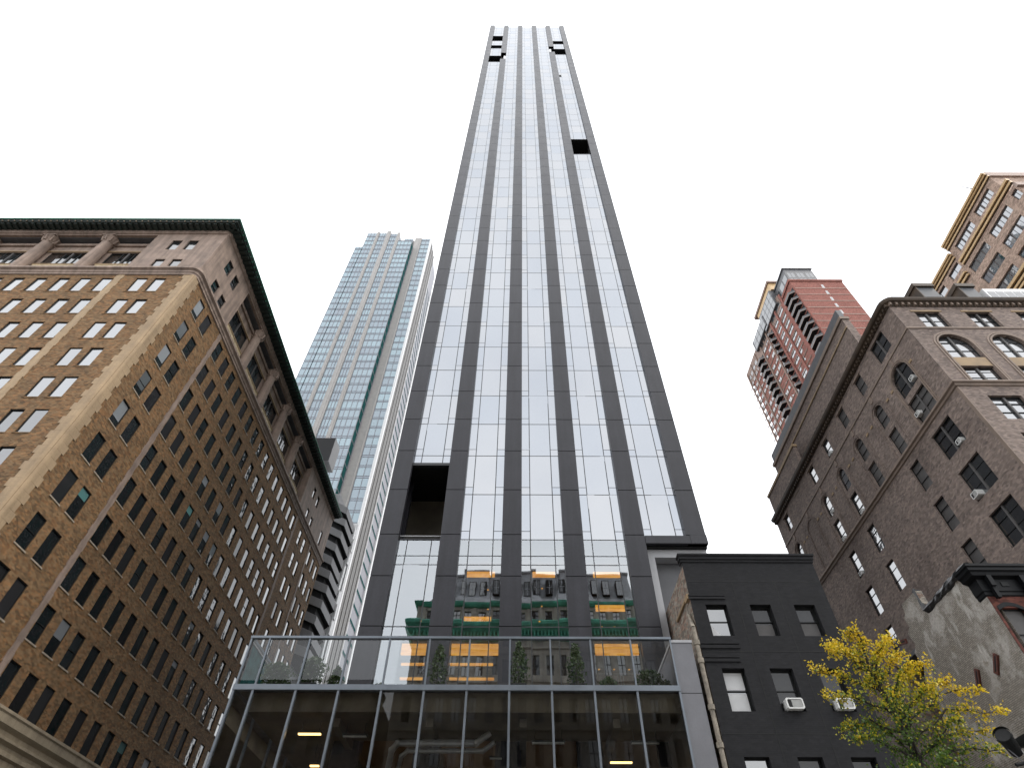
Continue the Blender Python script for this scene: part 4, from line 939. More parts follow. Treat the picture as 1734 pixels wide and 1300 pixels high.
def block(*a):     # pale springer, key and lintel stones on the side wall
    mb = MB(); mb.box(*a, 'r'); mb.build('stone_block', bb)
for i, c in enumerate(ac_):
    for u in (-1.75, 1.45): block(BX - 0.05, BX, c + u, c + u + 0.35, 35.7, 35.9, 'btan')
    block(BX - 0.06, BX, c - .17, c + .17, 37.1, 37.68, 'bstone')
    if i: block(BX - 0.05, BX, c - .8, c + .8, 40.27, 40.42, 'bstone')
mb = MB(); mb.box(BX - 0.03, BX + 0.0, BY, BY + 0.22, 0, 30.95, 'bstone', 'r'); mb.box(BX - 0.03, BX + 0.05, BY - 0.03, BY, 0, 30.95, 'bstone', 'k'); mb.build('corner_strip', bb)
# roof walls and piers
mb = MB(); mb.box(31, 31.7, 31.8, 53.6, 40.9, 47.2, 'bbrick'); mb.box(30.85, 31.75, 31.7, 53.7, 47.2, 47.6, 'bstone'); mb.box(31.1, 31.6, 31.9, 53.5, 47.6, 48.9, 'slate'); mb.box(30.9, 31.0, 31.8, 53.6, 45.9, 46.05, 'btan')
mb.build('roof_wall', bb)
mb = MB(); mb.box(30.15, 30.5, 47, 56.2, 41.4, 44.5, 'bbrick'); mb.box(30.05, 30.6, 46.9, 56.3, 44.5, 44.8, 'btan'); mb.build('parapet', bb)
for x0, x1 in ((38.8, 40.5), (43.0, 44.5)):
    mb = MB(); mb.box(x0, x1, 30, 34, 41, 50.1, 'slate'); mb.box(x0 - .25, x1 + .1, 29.8, 34.2, 50.1, 50.6, 'bcornice'); mb.box(x0 - .12, x0, 29.9, 34, 41, 50.1, 'bcornice'); mb.build('roof_pier', bb)
mb = MB(); mb.box(40.52, 42.98, 30.4, 34, 41, 49.0, 'white'); 
for i in range(4): mb.poly([(40.6 + i * .58, 30.39, 44), (41.1 + i * .58, 30.39, 44), (41.1 + i * .58, 30.39, 48.7), (40.6 + i * .58, 30.39, 48.7)], 'wglass', random.random())
mb.box(45.2, 49.6, 30, 36, 41, 49.9, 'white')
for i in range(5): mb.poly([(45.35 + i * .84, 29.99, 44), (46.1 + i * .84, 29.99, 44), (46.1 + i * .84, 29.99, 49.4), (45.35 + i * .84, 29.99, 49.4)], 'wglass', random.random())
mb.build('penthouse', bb)
S = R(-90)
aircon(BX + 0.2, 30.4, 24.7, S, 'white air conditioner low in the double window just above the red house', 0.62, 0.42, 0.5)
aircon(BX + 0.2, 28.95, 28.15, S, 'white air conditioner in the double window next below the stone belt course')
aircon(BX + 0.2, 30.4, 32.3, S, 'white air conditioner in the double window beneath the big arch')
aircon(BX + 0.2, 28.85, 34.6, S, 'white air conditioner inside the big dark arch nearest the corner')
aircon(BX + 0.2, ac_[3] + 0.3, 38.6, S, 'small white air conditioner in the top floor window under the roof cornice', 0.5, 0.34, 0.22)
aircon(BX + 0.2, ac_[4] + 0.3, 28.2, S, 'white air conditioner in the single window below the belt course, farthest back', 0.5, 0.34, 0.22)
aircon(BX + 0.2, ac_[4] + 0.1, 34.6, S, 'white air conditioner in the far arched window', 0.5, 0.34, 0.22)
aircon(BX + 0.2, ac_[4] + 0.3, 31.75, S, 'white air conditioner in the window directly under the far arched one', 0.5, 0.34, 0.22)
aircon(BX + 0.2, ac_[3] + 0.2, 31.75, S, 'white air conditioner resting just above the belt course, third bay back', 0.5, 0.34, 0.22)

# ------------------------------------------------------------------ low red brick house with weathered party wall
WX = 22.65
lh = empty('row_house', (26, 32, 0), 'low red brick house with black bracketed cornice and bare weathered side wall', 'house')
mb = MB()
prof = [(26.02, 0), (26.02, 17.35), (30.45, 17.2), (30.5, 18.35), (32.2, 18.42), (32.28, 17.9), (32.6, 17.75), (32.5, 17.2), (32.95, 17.0), (32.75, 16.3), (33.2, 16.0), (33.0, 15.2), (33.5, 14.6), (33.3, 13.4), (33.7, 12.5), (33.6, 0)]
mb.poly([(WX, y, z) for y, z in prof], 'partywall'); mb.poly([(WX + 0.35, y, z) for y, z in reversed(prof)], 'partywall')
for a, b in zip(prof[1:], prof[2:]): mb.poly([(WX, *a), (WX, *b), (WX + .35, *b), (WX + .35, *a)], 'oldbrick')
mb.build('side_wall', lh)
rw_ = [(22.8 + 2.1 * i, 24.05 + 2.1 * i) for i in range(4)]
ops = [(a - WX, b - WX, 12.6 - 3.6 * j, 15.03 - 3.6 * j) for a, b in rw_ for j in range(4)]
mb = MB(); facade(mb, (WX, 26.0), (1, 0), (0, -1), 30 - WX, 0, 16.9, ops, 0.25, 'rustbrick'); mb.box(WX + .36, 30, 26.3, 36, 16.2, 16.4, 'slate'); mb.box(29.7, 29.99, 26.1, 36, 0, 16.9, 'oldbrick'); mb.box(WX + .36, 29.7, 35.8, 36, 0, 16.9, 'oldbrick'); mb.build('front_wall', lh)
put_windows(lh, [(a, 26.17, 12.6 - 3.6 * j, 0, (1.25, 2.43, 'h', {'fm': 'frame_black', 'gm': 'shutter' if j == 0 else 'wglass', 'sill': ('rust', 0.1)})) for a, b in rw_ for j in range(4)], 30)
mb = MB()
for a, b in rw_:
    for i in range(6):
        u0, u1 = i / 6, (i + 1) / 6; zz_ = lambda u: 14.9 + 0.22 * math.sin(math.pi * u)
        mb.poly([(a + 1.25 * u0, 25.98, zz_(u0)), (a + 1.25 * u1, 25.98, zz_(u1)), (a + 1.25 * u1, 25.98, zz_(u1) + .2), (a + 1.25 * u0, 25.98, zz_(u0) + .2)], 'blackiron')
        mb.poly([(a + 1.25 * u0, 25.98, zz_(u0)), (a + 1.25 * u1, 25.98, zz_(u1)), (a + 1.25 * u1, 26.1, zz_(u1)), (a + 1.25 * u0, 26.1, zz_(u0))], 'blackiron')
mb.build('lintel', lh)
mb = MB(); molding(mb, [(WX, 26.6), (WX, 26.0), (30, 26.0)], [(0, 15.6), (0.06, 15.65), (0.06, 15.8), (0.1, 15.85), (0.1, 16.45), (0.32, 16.55), (0.36, 16.7), (0.44, 16.78), (0.44, 16.92), (0.5, 16.97), (0.5, 17.1), (-.3, 17.12)], 'blackiron')
cn = mb.build('cornice', lh)
mb = MB()
for i in range(5):
    x = 22.95 + 1.62 * i; mb.prism([(x, 25.62), (x + .24, 25.62), (x + .24, 25.9), (x, 25.9)], 16.0, 16.54, 'blackiron'); mb.prism([(x + .03, 25.72), (x + .21, 25.72), (x + .21, 25.93), (x + .03, 25.93)], 15.45, 16.0, 'blackiron'); mb.box(x + .7, x + 1.05, 25.87, 25.9, 16.08, 16.3, 'frame_black')
mb.build('bracket', cn)
mb = MB()     # tar cloth folded over the parapet
random.seed(11); pts = [(26.1, 17.35)] + [(26.1 + 4.3 * i / 14, 17.33 - 0.13 * i / 14) for i in range(1, 15)] + [(30.5, 17.6), (30.52, 18.0), (30.55, 18.35)]
prev = None
for y, z in pts:
    r_ = 0.17 + random.uniform(-.05, .07); ring = [(WX + 0.12 + 0.3 * math.cos(a) + random.uniform(-.04, .04), y + random.uniform(-.05, .05), z - 0.05 + r_ * 1.25 * math.sin(a) + random.uniform(-.05, .05)) for a in [i * math.pi / 5 for i in range(10)]]
    if prev:
        for i in range(10): j = (i + 1) % 10; mb.poly([prev[i], prev[j], ring[j], ring[i]], 'tarp')
    prev = ring
mb.build('tar_cloth', lh)
def tie(y0, z0, y1, z1):
    mb = MB(); d = Vector((0, y1 - y0, z1 - z0)); n_ = Vector((0, -d.z, d.y)).normalized() * 0.13
    a = Vector((WX, y0, z0)); b = a + d
    for k_, o_ in ((0.0, 0.1), ):
        P = [a - n_, b - n_, b + n_, a + n_]; Q = [p - Vector((o_, 0, 0)) for p in P]
        mb.poly(Q, 'rust')
        for i in range(4): j = (i + 1) % 4; mb.poly([P[i], P[j], Q[j], Q[i]], 'rust')
    Pm = [a + d * .1 - n_ * .35 - Vector((.101, 0, 0)), a + d * .9 - n_ * .35 - Vector((.101, 0, 0)), a + d * .9 + n_ * .3 - Vector((.101, 0, 0)), a + d * .1 + n_ * .3 - Vector((.101, 0, 0))]
    mb.poly(Pm, 'black'); mb.build('tie_plate', lh)
tie(27.5, 13.5, 28.15, 12.85); tie(29.2, 13.5, 29.7, 12.85); tie(34.1, 16.95, 33.3, 16.75)

# ------------------------------------------------------------------ white glass tower far left behind
gt = empty('glass_tower', (-50, 125, 0), 'tall aqua glass tower with pale stone pilasters, behind the ochre brick block', 'tower')
FH = 3.5
def curtain(mb, x0, x1, y, z0, z1, nx, xs=None):
    xs = xs or [x0 + (x1 - x0) * i / nx for i in range(nx + 1)]
    z = z0
    while z < z1 - 0.5:
        h_ = min(FH, z1 - z); f_ = random.random()
        for a, b in zip(xs, xs[1:]):
            e1, e2 = random.gauss(0, 0.003), random.gauss(0, 0.003); ww = (b - a) / 2
            mb.poly([(a, y - ww * e1 - e2, z + 0.7), (b, y + ww * e1 - e2, z + 0.7), (b, y + ww * e1 + e2, z + h_), (a, y - ww * e1 + e2, z + h_)], 'gtglass', min(1, max(0, f_ * 0.75 + random.uniform(0, .25))))
            mb.poly([(a, y, z + 0.06), (b, y, z + 0.06), (b, y, z + 0.62), (a, y, z + 0.62)], 'gtglass', 0.1)
        mb.box(x0, x1, y - 0.07, y + 0.05, z + 0.60, z + 0.72, 'gtspan', 'k'); mb.box(x0, x1, y - 0.07, y + 0.05, z - 0.03, z + 0.07, 'gtspan', 'k')
        z += h_
    for a in xs: mb.box(a - 0.07, a + 0.07, y - 0.09, y + 0.06, z0, z1, 'gtspan', 'k')
GYA, GYB = 110.0, 113.5; gk_ = GYB / GYA
za = [(-66.0, -63.3, 208.4), (-63.3, -59.55, 220.4), (-58.5, -55.5, 220.4), (-53.8, -51.1, 219.6), (-49.95, -44.3, 213.9)]
for i, (a, b, zt) in enumerate(za):
    mb = MB(); xs = {0: [-66, -64.4, -63.3], 1: [-63.3, -62, -60.65, -59.55], 2: [-58.5, -57.2, -56.3, -55.5], 3: [-53.8, -52.9, -52, -51.1], 4: [-49.95, -48.6, -47.2, -45.7, -44.3]}[i]
    curtain(mb, a, b, GYA, 10, zt, 0, xs); mb.build('curtain_wall', gt)
for a, b, zt in ((-59.53, -58.52, 220.5), (-55.48, -53.82, 221.0), (-51.08, -49.97, 219.8)):
    mb = MB(); mb.box(a, b, GYA - 0.5, GYA + 0.3, 5, zt, 'gtstone'); mb.box(a + (b - a) * .3, b - (b - a) * .3, GYA - 0.62, GYA - .5, 5, zt, 'gtstone'); mb.build('pilaster', gt)
mb = MB(); mb.box(-66, -44.3, GYA + 0.06, 140, 0, 207, 'gtspan'); mb.box(-63.3, -50, GYA + 0.06, 138, 207, 219, 'gtspan'); mb.box(-50, -44.3, GYA + .06, 130, 207, 213.5, 'gtspan'); mb.box(-65, -52, 115, 135, 219, 221.5, 'gtstone'); mb.build('core', gt)
mb = MB(); mb.poly([(-44.28, GYA + .1, 5), (-44.28, GYB, 5), (-44.28, GYB, 213.5), (-44.28, GYA + .1, 213.5)], 'gtdark', .5)
for z in range(8, 213, 4): mb.box(-44.29, -44.2, GYA + .1, GYB, z, z + .25, 'gtspan')
mb.box(-44.29, -44.1, GYB - 1.0, GYB - .5, 5, 213, 'gtspan'); mb.build('return_wall', gt)
B0, B1 = -42.6 * gk_, -36.55 * gk_
mb = MB(); mb.box(-44.27, B1, GYB + 0.06, 130, 0, 219.5, 'gtspan'); mb.build('rear_core', gt)
mb = MB(); mb.box(B0 - .5, -40.5 * gk_, GYB - 0.45, GYB + .2, 5, 222, 'gtstone'); mb.box(-40.9 * gk_, -40.5 * gk_, GYB - .6, GYB - .45, 5, 222, 'gtstone'); mb.build('pilaster', gt)
mb = MB(); mb.box(-46.5, -44.9, GYB + .3, GYB + 1, 205, 221, 'gtstone'); mb.build('pilaster', gt)
mb = MB(); curtain(mb, -49, -45.3, GYB, 206, 222, 3); curtain(mb, -40.45 * gk_, B1 - 0.3, GYB, 10, 222, 2); mb.build('curtain_wall', gt)
SX = B1 + 0.05
mb = MB(); mb.box(SX - .5, SX + 0.15, GYB - 0.5, GYB + 0.5, 5, 223, 'gtwhite'); mb.build('corner_fin', gt)
mb = MB()
for i in range(6): y = GYB + 0.9 + i * 1.3; mb.box(SX - .2, SX + 0.12 + (.1 if i % 2 else 0), y, y + 0.85, 5, 221, 'flute')
mb.box(SX - .4, SX - .1, GYB + .5, 122, 5, 221, 'greyframe'); mb.build('fluted_pier', gt)
mb = MB()
z = 10
while z < 196:
    for y in (122.3, 124.5, 126.6): mb.poly([(SX - .1, y + 2.0, z), (SX - .1, y, z), (SX - .1, y, z + 2.5), (SX - .1, y + 2.0, z + 2.5)], random.choice(['gtdark', 'gtteal', 'gtdark']), random.uniform(.6, 1))
    mb.box(SX - .3, SX - .02, 122, 129, z + 2.55, z + 3.3, 'gtdark'); mb.box(SX - .3, SX, 122, 129, z + 2.5, z + 2.62, 'greyframe'); z += FH
mb.build('side_glazing', gt)
mb = MB(); mb.box(SX - 6, SX - .31, 121, 130, 0, 200, 'gtspan'); mb.build('rear_core', gt)
mb = MB(); mb.box(SX - .3, SX + 0.3, 129, 130, 5, 205, 'gtwhite'); mb.box(SX - .3, SX + .2, 121.6, 122.1, 5, 214, 'gtwhite'); mb.build('corner_fin', gt)

# ------------------------------------------------------------------ grey block with angled balconies on the side street
bk = empty('balcony_building', (-37, 90, 0), 'narrow white building with angled grey balconies, squeezed behind the ochre brick block', 'building')
mb = MB(); mb.box(-45, -33.6, 82.2, 98, 0, 66, 'white'); mb.box(-34.6, -32.6, 83.6, 98, 0, 66, 'balgrey'); mb.build('wall', bk)
mb = MB(); mb.box(-41, -36.1, 82, 85.4, 72.4, 78.3, 'balgrey'); mb.box(-40.9, -36.15, 81.97, 82.0, 72.45, 78.25, 'baldark'); mb.box(-40.6, -37.0, 82.3, 85.2, 66, 72.4, 'white'); mb.build('roof_box', bk)
mb = MB(); mb.box(-32.4, -31.05, 92.7, 93.2, 0, 66, 'white'); mb.build('end_wall', bk)
for i in range(11):
    z = 62.3 - 2.5 * i; dx = 0.25 * math.sin(i * 1.3)
    pl = [(-33.3, 82.0), (-30.95 + dx, 84.6), (-30.9 + dx, 90.5), (-32.7, 92.5), (-33.3, 92.5)]
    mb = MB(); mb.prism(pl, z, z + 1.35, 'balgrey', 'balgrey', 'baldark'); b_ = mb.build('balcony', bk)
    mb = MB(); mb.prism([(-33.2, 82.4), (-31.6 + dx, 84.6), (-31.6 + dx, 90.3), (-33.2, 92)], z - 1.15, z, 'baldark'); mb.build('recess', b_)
    mb = MB(); mb.box(-31.2 + dx, -30.7 + dx, 90.6, 91.4, z - 1.15, z + 1.35, 'white'); mb.build('end_panel', b_)

# ------------------------------------------------------------------ red brick apartment tower, far right
K = 1.15
def rz_(z): return 1.6 + (z - 1.6) * K
RX, RY = 70 * K, 78.4 * K
rt = empty('apartment_tower', (RX + 8, RY + 20, 0), 'red brick apartment tower with stacked balconies and a glass crown, right of centre', 'tower')
zt = rz_(131.1); XW = 15.7; SH = 2.62 * K
yb = [78.5, 83.7, 85.6, 89.0, 89.45, 93.0, 93.6, 97.2, 97.4, 102.2, 102.4, 106.4, 106.7, 110.6, 110.9, 114.6]
yb = [v * K for v in yb]
mb = MB(); mb.box(RX, RX + XW, RY, RY + 40, 0, zt, 'rbrick'); mb.box(RX - .35, RX + XW + .2, RY - 0.25, RY + 6, zt, zt + 0.9, 'rbrick')
mb.box(RX + .02, RX + XW, 85.4 * K, RY + 42, zt, rz_(135.2), 'rbrown'); mb.box(RX + .03, RX + 1, 96.8 * K, 114.6 * K, zt, rz_(136.5), 'rbrown')
mb.build('wall', rt)
mb = MB()
z = zt - 3.9
while z > 60: mb.box(RX + 0.3, RX + XW - 0.2, RY - 0.09, RY, z, z + 0.22, 'rband', 'k'); z -= SH * 1.1
mb.build('stone_band', rt)
mb = MB(); z = zt - 2.9
while z > 60: mb.box(RX + 8.6, RX + 9.25, RY - 0.05, RY, z - 1.0, z + 1.0, 'white', 'k'); mb.poly([(RX + 8.68, RY - .06, z - .9), (RX + 9.17, RY - .06, z - .9), (RX + 9.17, RY - .06, z + .9), (RX + 8.68, RY - .06, z + .9)], 'rglass'); z -= SH * 1.1
mb.build('slit_window', rt)
sp = []
nf = 24
def winrow(y0, y1, z, n): 
    w_ = (y1 - y0) / n
    for i in range(n): sp.append((RX - 0.06, y0 + (i + 1) * w_ - 0.25, z, R(-90), (round(w_ - 0.5, 2), 1.95, 'v', {'fm': 'rbrown', 'ft': 0.1, 'gm': 'rglass'})))
for f_ in range(nf):
    z = rz_(129.0) - f_ * SH; zl = z + 0
    winrow(yb[2], yb[3], zl + 3.2, 1); winrow(yb[4], yb[5] - 0.6, zl + 3.2, 1)
    winrow(yb[8], yb[9], zl + 4.2, 2); winrow(yb[12], yb[13], zl + 4.2, 2); winrow(yb[14], yb[15], zl + 4.2, 2)
    winrow(yb[6] + 2.5, yb[7] + .3, zl + 3.2, 1)
put_windows(rt, sp, 100)
mb = MB()
for y in (yb[1] + .9, yb[3] + .25, yb[5] + .2): mb.box(RX - 0.3, RX, y - .4, y + .4, 30, rz_(134), 'rbrick')
for y in (yb[7], yb[9] + .1, yb[11] + .15, yb[13] + .15, yb[15]): mb.box(RX - 0.25, RX, y - .3, y + .3, 30, rz_(136), 'rbrown')
for f_ in range(nf): z = rz_(130.2) - f_ * SH; mb.box(RX - 0.15, RX, yb[2], yb[15] + 2, z, z + 0.25, 'rbrown')
mb.build('pier', rt)
for gi, (y0, y1) in enumerate(((yb[0] + .3, yb[1]), (yb[6], yb[6] + 2.6), (yb[10], yb[11]))):
    for f_ in range((14, 18, 20)[gi]):
        z = rz_(126.7) - f_ * SH + (3 if gi else 0); d_ = 1.5
        pl = [(RX, y0), (RX, y1), (RX - d_, y1 - .9), (RX - d_, y0 + .9)]
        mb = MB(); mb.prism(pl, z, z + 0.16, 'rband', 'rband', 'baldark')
        for a, b in zip(pl[1:], pl[2:] + pl[:0]): mb.poly([(*a, z + .95), (*b, z + .95), (*b, z + 1.05), (*a, z + 1.05)], 'rband')
        mb.poly([(*pl[1], z + .16), (*pl[2], z + .16), (*pl[2], z + .95), (*pl[1], z + .95)], 'greyframe'); mb.poly([(*pl[2], z + .16), (*pl[3], z + .16), (*pl[3], z + .95), (*pl[2], z + .95)], 'greyframe'); mb.poly([(*pl[3], z + .16), (*pl[0], z + .16), (*pl[0], z + .95), (*pl[3], z + .95)], 'greyframe')
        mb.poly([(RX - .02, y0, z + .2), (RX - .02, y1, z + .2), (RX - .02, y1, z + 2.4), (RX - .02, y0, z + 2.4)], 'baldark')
        mb.build('balcony', rt)
for f_ in range(8):     # shallow balconies on the far east flank
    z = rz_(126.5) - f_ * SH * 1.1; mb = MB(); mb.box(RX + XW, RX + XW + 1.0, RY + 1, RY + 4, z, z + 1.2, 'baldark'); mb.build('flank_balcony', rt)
mb = MB(); x0, x1, y0 = RX + 1.2, RX + 10.0, RY + 1.0; zc = zt + 0.9; ztop = rz_(138.6) + 0.2
mb.box(x0, x1, y0, y0 + 9, zc - 3, ztop, 'greyframe'); mb.box(x0 - .3, x1 + .3, y0 - .3, y0 + 9.3, ztop, ztop + .5, 'greyframe'); cr_ = mb.build('crown', rt)
mb = MB()
for i in range(3):
    for j in range(2):
        for q in range(2):
            a = x0 + .45 + i * 2.85 + j * 1.12; b = zc - .1 + q * 3.2
            mb.poly([(a, y0 - .02, b), (a + .95, y0 - .02, b), (a + .95, y0 - .02, b + 2.6), (a, y0 - .02, b + 2.6)], 'wglass', random.random())
for j in range(3):
    for q in range(2):
        a = y0 + .5 + j * 2.8; b = zc - .1 + q * 3.2
        mb.poly([(x0 - .02, a + 2.2, b), (x0 - .02, a, b), (x0 - .02, a, b + 2.6), (x0 - .02, a + 2.2, b + 2.6)], 'wglass', random.random())
mb.build('crown_glass', cr_)
mb = MB(); mb.box(RX - .6, RX + 6, 86.5 * K, 96 * K, rz_(133), rz_(139.5), 'greyframe'); mb.box(RX + .2, RX + 6, 86 * K, 97 * K, rz_(139.5), rz_(142.5), 'gold'); mb.box(RX - .1, RX + 6.2, 85.6 * K, 98.5 * K, rz_(142.5), rz_(143.4), 'rbrown'); mb.box(RX - .8, RX + 4, 94 * K, 104 * K, rz_(134), rz_(138), 'greyframe'); mb.build('penthouse', rt)
mb = MB()
for j in range(5):
    for q in range(3):
        a = 86.8 * K + j * 2.1; b = rz_(133.2) + q * 2.3; mb.poly([(RX - .62, a + 1.8, b), (RX - .62, a, b), (RX - .62, a, b + 2.1), (RX - .62, a + 1.8, b + 2.1)], 'wglass', random.random())
for j in range(4):
    for q in range(2): a = 94.5 * K + j * 2.6; b = rz_(134.3) + q * 2.2; mb.poly([(RX - .82, a + 2.2, b), (RX - .82, a, b), (RX - .82, a, b + 2), (RX - .82, a + 2.2, b + 2)], 'wglass', random.random())
mb.build('penthouse_glass', rt)

# ------------------------------------------------------------------ tan tower with gold bands, top right
Q = 1.25
def qz(z): return 1.6 + (z - 1.6) * Q
tt = empty('tan_tower', (84, 50, 0), 'tan brick tower with gold striped bands and ribbon windows, top right corner', 'tower')
XL, XU = 60 * Q, 60.8 * Q; F0L, F0U = 27.75 * Q, 28.95 * Q
su = 60.8 / 60
def uz(z): return 1.6 + (z - 1.6) * Q * su
mb = MB()
rowsL = [(68.0, 69.5), (65.1, 66.8), (62.4, 63.85), (58.9, 60.4), (56, 57.5), (53, 54.5)]
colsL = [(30.05, 33.9), (35.0, 38.85)]
opl = [(50 * Q - b * Q, 50 * Q - a * Q, qz(r0), qz(r1)) for r0, r1 in rowsL for a, b in colsL] + [(50 * Q - 28.9 * Q, 50 * Q - 27.9 * Q, qz(r0), qz(r1)) for r0, r1 in rowsL]
opl += [(50 * Q - 45.5 * Q, 50 * Q - 43.0 * Q, qz(r0), qz(r1)) for r0, r1 in rowsL]
facade(mb, (XL, 50 * Q), (0, -1), (-1, 0), 50 * Q - F0L, 0, qz(70.0), opl, 0.3, 'tan')
colsU = [(29.65 * su, 33.0 * su), (34.1 * su, 37.95 * su)]
opu = [(39.5 * Q - b * Q, 39.5 * Q - a * Q, uz(72.12), uz(73.62)) for a, b in colsU]
facade(mb, (XU, 39.5 * Q), (0, -1), (-1, 0), 39.5 * Q - F0U, qz(69.9), uz(75.3), opu, 0.3, 'tan')
opw = [(50 * Q - 42.2 * Q, 50 * Q - 39.9 * Q, uz(70.6), uz(71.9)), (50 * Q - 46.5 * Q, 50 * Q - 43.6 * Q, uz(70.6), uz(71.9))]
facade(mb, (XU, 50 * Q), (0, -1), (-1, 0), 50 * Q - 39.5 * Q, qz(69.9), uz(73.5), opw, 0.3, 'tan')
mb.box(XL + .01, XL + 20, F0L, F0L + .3, 0, qz(70.0), 'tan'); mb.box(XU + .01, XU + 19, F0U, F0U + .3, qz(69.9), uz(75.3), 'tan'); mb.box(XL + 0.4, XL + 20, F0L + .31, 50 * Q, 0, qz(69.95), 'tan'); mb.box(XU + .4, XU + 19, F0U + .31, 39.5 * Q, qz(69.96), uz(75.2), 'tan'); mb.box(XU + .4, XU + 19, 39.52 * Q, 50 * Q, qz(69.96), uz(73.4), 'tan')
mb.box(XU - .1, XU + 19, F0U - 0.3, F0U, uz(74.4), uz(75.5), 'rband'); mb.box(XL - .1, XL + 20, F0L - .4, F0L, qz(69.3), qz(70.1), 'rband')
mb.build('wall', tt)
def gold(x, y0, y1, zs, name='gold_band'):
    mb = MB()
    for z0, z1, p_ in zs: mb.box(x - p_, x, y0, y1, z0, z1, 'gold'); mb.box(x - p_ * .45, x, y0, y1, z0 - .12, z0, 'bcornice')  # thin dark strip beneath each band is its shadow, put in as colour
    mb.build(name, tt)
gold(XU, F0U - .3, 39.5 * Q, [(uz(75.3) - .3, uz(75.4), .6), (uz(74.75), uz(74.75) + .35, .4), (uz(74.2), uz(74.2) + .35, .25)])
gold(XU, 39.52 * Q, 50 * Q, [(uz(73.5) - .3, uz(73.6), .6), (uz(72.95), uz(72.95) + .35, .4), (uz(72.4), uz(72.4) + .35, .25)])
gold(XL, F0L - .3, 38.9 * Q, [(qz(70.9), qz(71.25), .5), (qz(70.3), qz(70.3) + .4, .35)]); gold(XL, 39.4 * Q, 50 * Q, [(qz(69.2), qz(69.5), .5), (qz(68.6), qz(68.6) + .4, .35)])
gold(XL, F0L - .3, 50 * Q, [(qz(61.6), qz(62.0), .6), (qz(61.0), qz(61.0) + .4, .4), (qz(60.5), qz(60.5) + .35, .3)])
sp = []
for r0, r1 in rowsL:
    for a, b in colsL:
        for i in range(3):
            y1_ = (b - (b - a) * i / 3) * Q; sp.append((XL + 0.22, y1_ - .06, qz(r0), R(-90), (round((b - a) / 3 * Q - .12, 2), round((r1 - r0) * Q, 2), 'v', {'fm': 'greyframe', 'ft': .08, 'gm': 'rglass'})))
    sp.append((XL + .22, 28.9 * Q, qz(r0), R(-90), (1.25, round((r1 - r0) * Q, 2), 'v', {'fm': 'greyframe', 'ft': .08, 'gm': 'rglass'}))); sp.append((XL + .22, 45.5 * Q, qz(r0), R(-90), (3.1, round((r1 - r0) * Q, 2), '3', {'fm': 'greyframe', 'ft': .08})))
for a, b in colsU:
    for i in range(3): y1_ = (b - (b - a) * i / 3) * Q; sp.append((XU + .22, y1_ - .06, uz(72.12), R(-90), (round((b - a) / 3 * Q - .12, 2), 1.9, 'v', {'fm': 'greyframe', 'ft': .08, 'gm': 'rglass'})))
for a, b in ((39.9, 42.2), (43.6, 46.5)): sp.append((XU + .22, b * Q, uz(70.6), R(-90), (round((b - a) * Q, 2), 1.64, 'v', {'fm': 'greyframe', 'ft': .08, 'gm': 'rglass'})))
put_windows(tt, sp, 60)
mb = MB(); mb.tube((XU - .4, F0U + 2.5, uz(75.4)), (XU - 1.8, F0U + 2.5, uz(75.4) + 1.2), .08, .05, 'greyframe', 6); mb.build('davit', tt)

# ------------------------------------------------------------------ old hotel across the street, behind the camera (seen mirrored in the glass)
OY = -20.0
ho = empty('stone_hotel', (0, -28, 0), 'old stone hotel with slate mansard and green cornices, mirrored in the tower glass', 'hotel')
mb = MB(); ops = []
ox0, ox1 = -15.0, 19.0
nb_ = 17
for i in range(nb_):
    x = ox0 + 1.2 + i * 1.95
    for z0, z1 in ((36.2, 37.9) if False else (41.0, 42.4),) + tuple((33.5 - 4.3 * j, 36.2 - 4.3 * j) for j in range(8)): ops.append((ox1 - x - 1.0, ox1 - x, z0, z1))
facade(mb, (ox1, OY), (-1, 0), (0, 1), ox1 - ox0, 0, 43, ops, 0.3, 'opstone')
mb.box(ox0, ox1, OY - 18, OY - .31, 0, 43, 'opstone', 't'); mb.build('wall', ho)
mb = MB()
for o_ in ops: mb.poly([(ox1 - o_[0], OY - .25, o_[2]), (ox1 - o_[1], OY - .25, o_[2]), (ox1 - o_[1], OY - .25, o_[3]), (ox1 - o_[0], OY - .25, o_[3])], 'wglass', .5); xm = ox1 - (o_[0] + o_[1]) / 2; mb.box(xm - .04, xm + .04, OY - .26, OY - .2, o_[2], o_[3], 'frame_black'); zm = (o_[2] + o_[3]) / 2; mb.box(ox1 - o_[1], ox1 - o_[0], OY - .26, OY - .21, zm - .04, zm + .04, 'frame_black')
mb.build('window', ho)['kind'] = 'stuff'
hp = lambda: [(ox1, OY - 12), (ox1, OY), (ox0, OY), (ox0, OY - 12)][::1]
def hpath(): return [(ox1, OY - 10), (ox1, OY), (ox0, OY), (ox0, OY - 10)]
mb = MB(); molding(mb, hpath()[::1], [(0, 38.1), (0.3, 38.2), (0.35, 38.9), (0.6, 39.1), (1.0, 39.6), (1.3, 39.9), (1.35, 40.3), (1.2, 40.5), (-.2, 40.55)], 'hcopper')
x = ox0
while x < ox1: mb.box(x, x + .22, OY + .35, OY + .75, 38.5, 39.4, 'hcopper'); x += .5
mb.build('cornice', ho)
mb = MB(); molding(mb, hpath(), [(0, 42.9), (0.3, 43.0), (0.5, 43.3), (0.55, 43.6), (-.4, 43.7)], 'hcopper'); mb.build('upper_cornice', ho)
mb = MB()
for i in range(nb_ + 1): x = ox0 + .7 + i * 1.95; mb.box(x - .22, x + .22, OY, OY + .15, 40.6, 42.9, 'opstone')
for z in (37.0, 32.6, 28.3, 24, 19.7): mb.box(ox0, ox1, OY, OY + .25, z, z + .3, 'opstone')
mb.build('pilaster', ho)
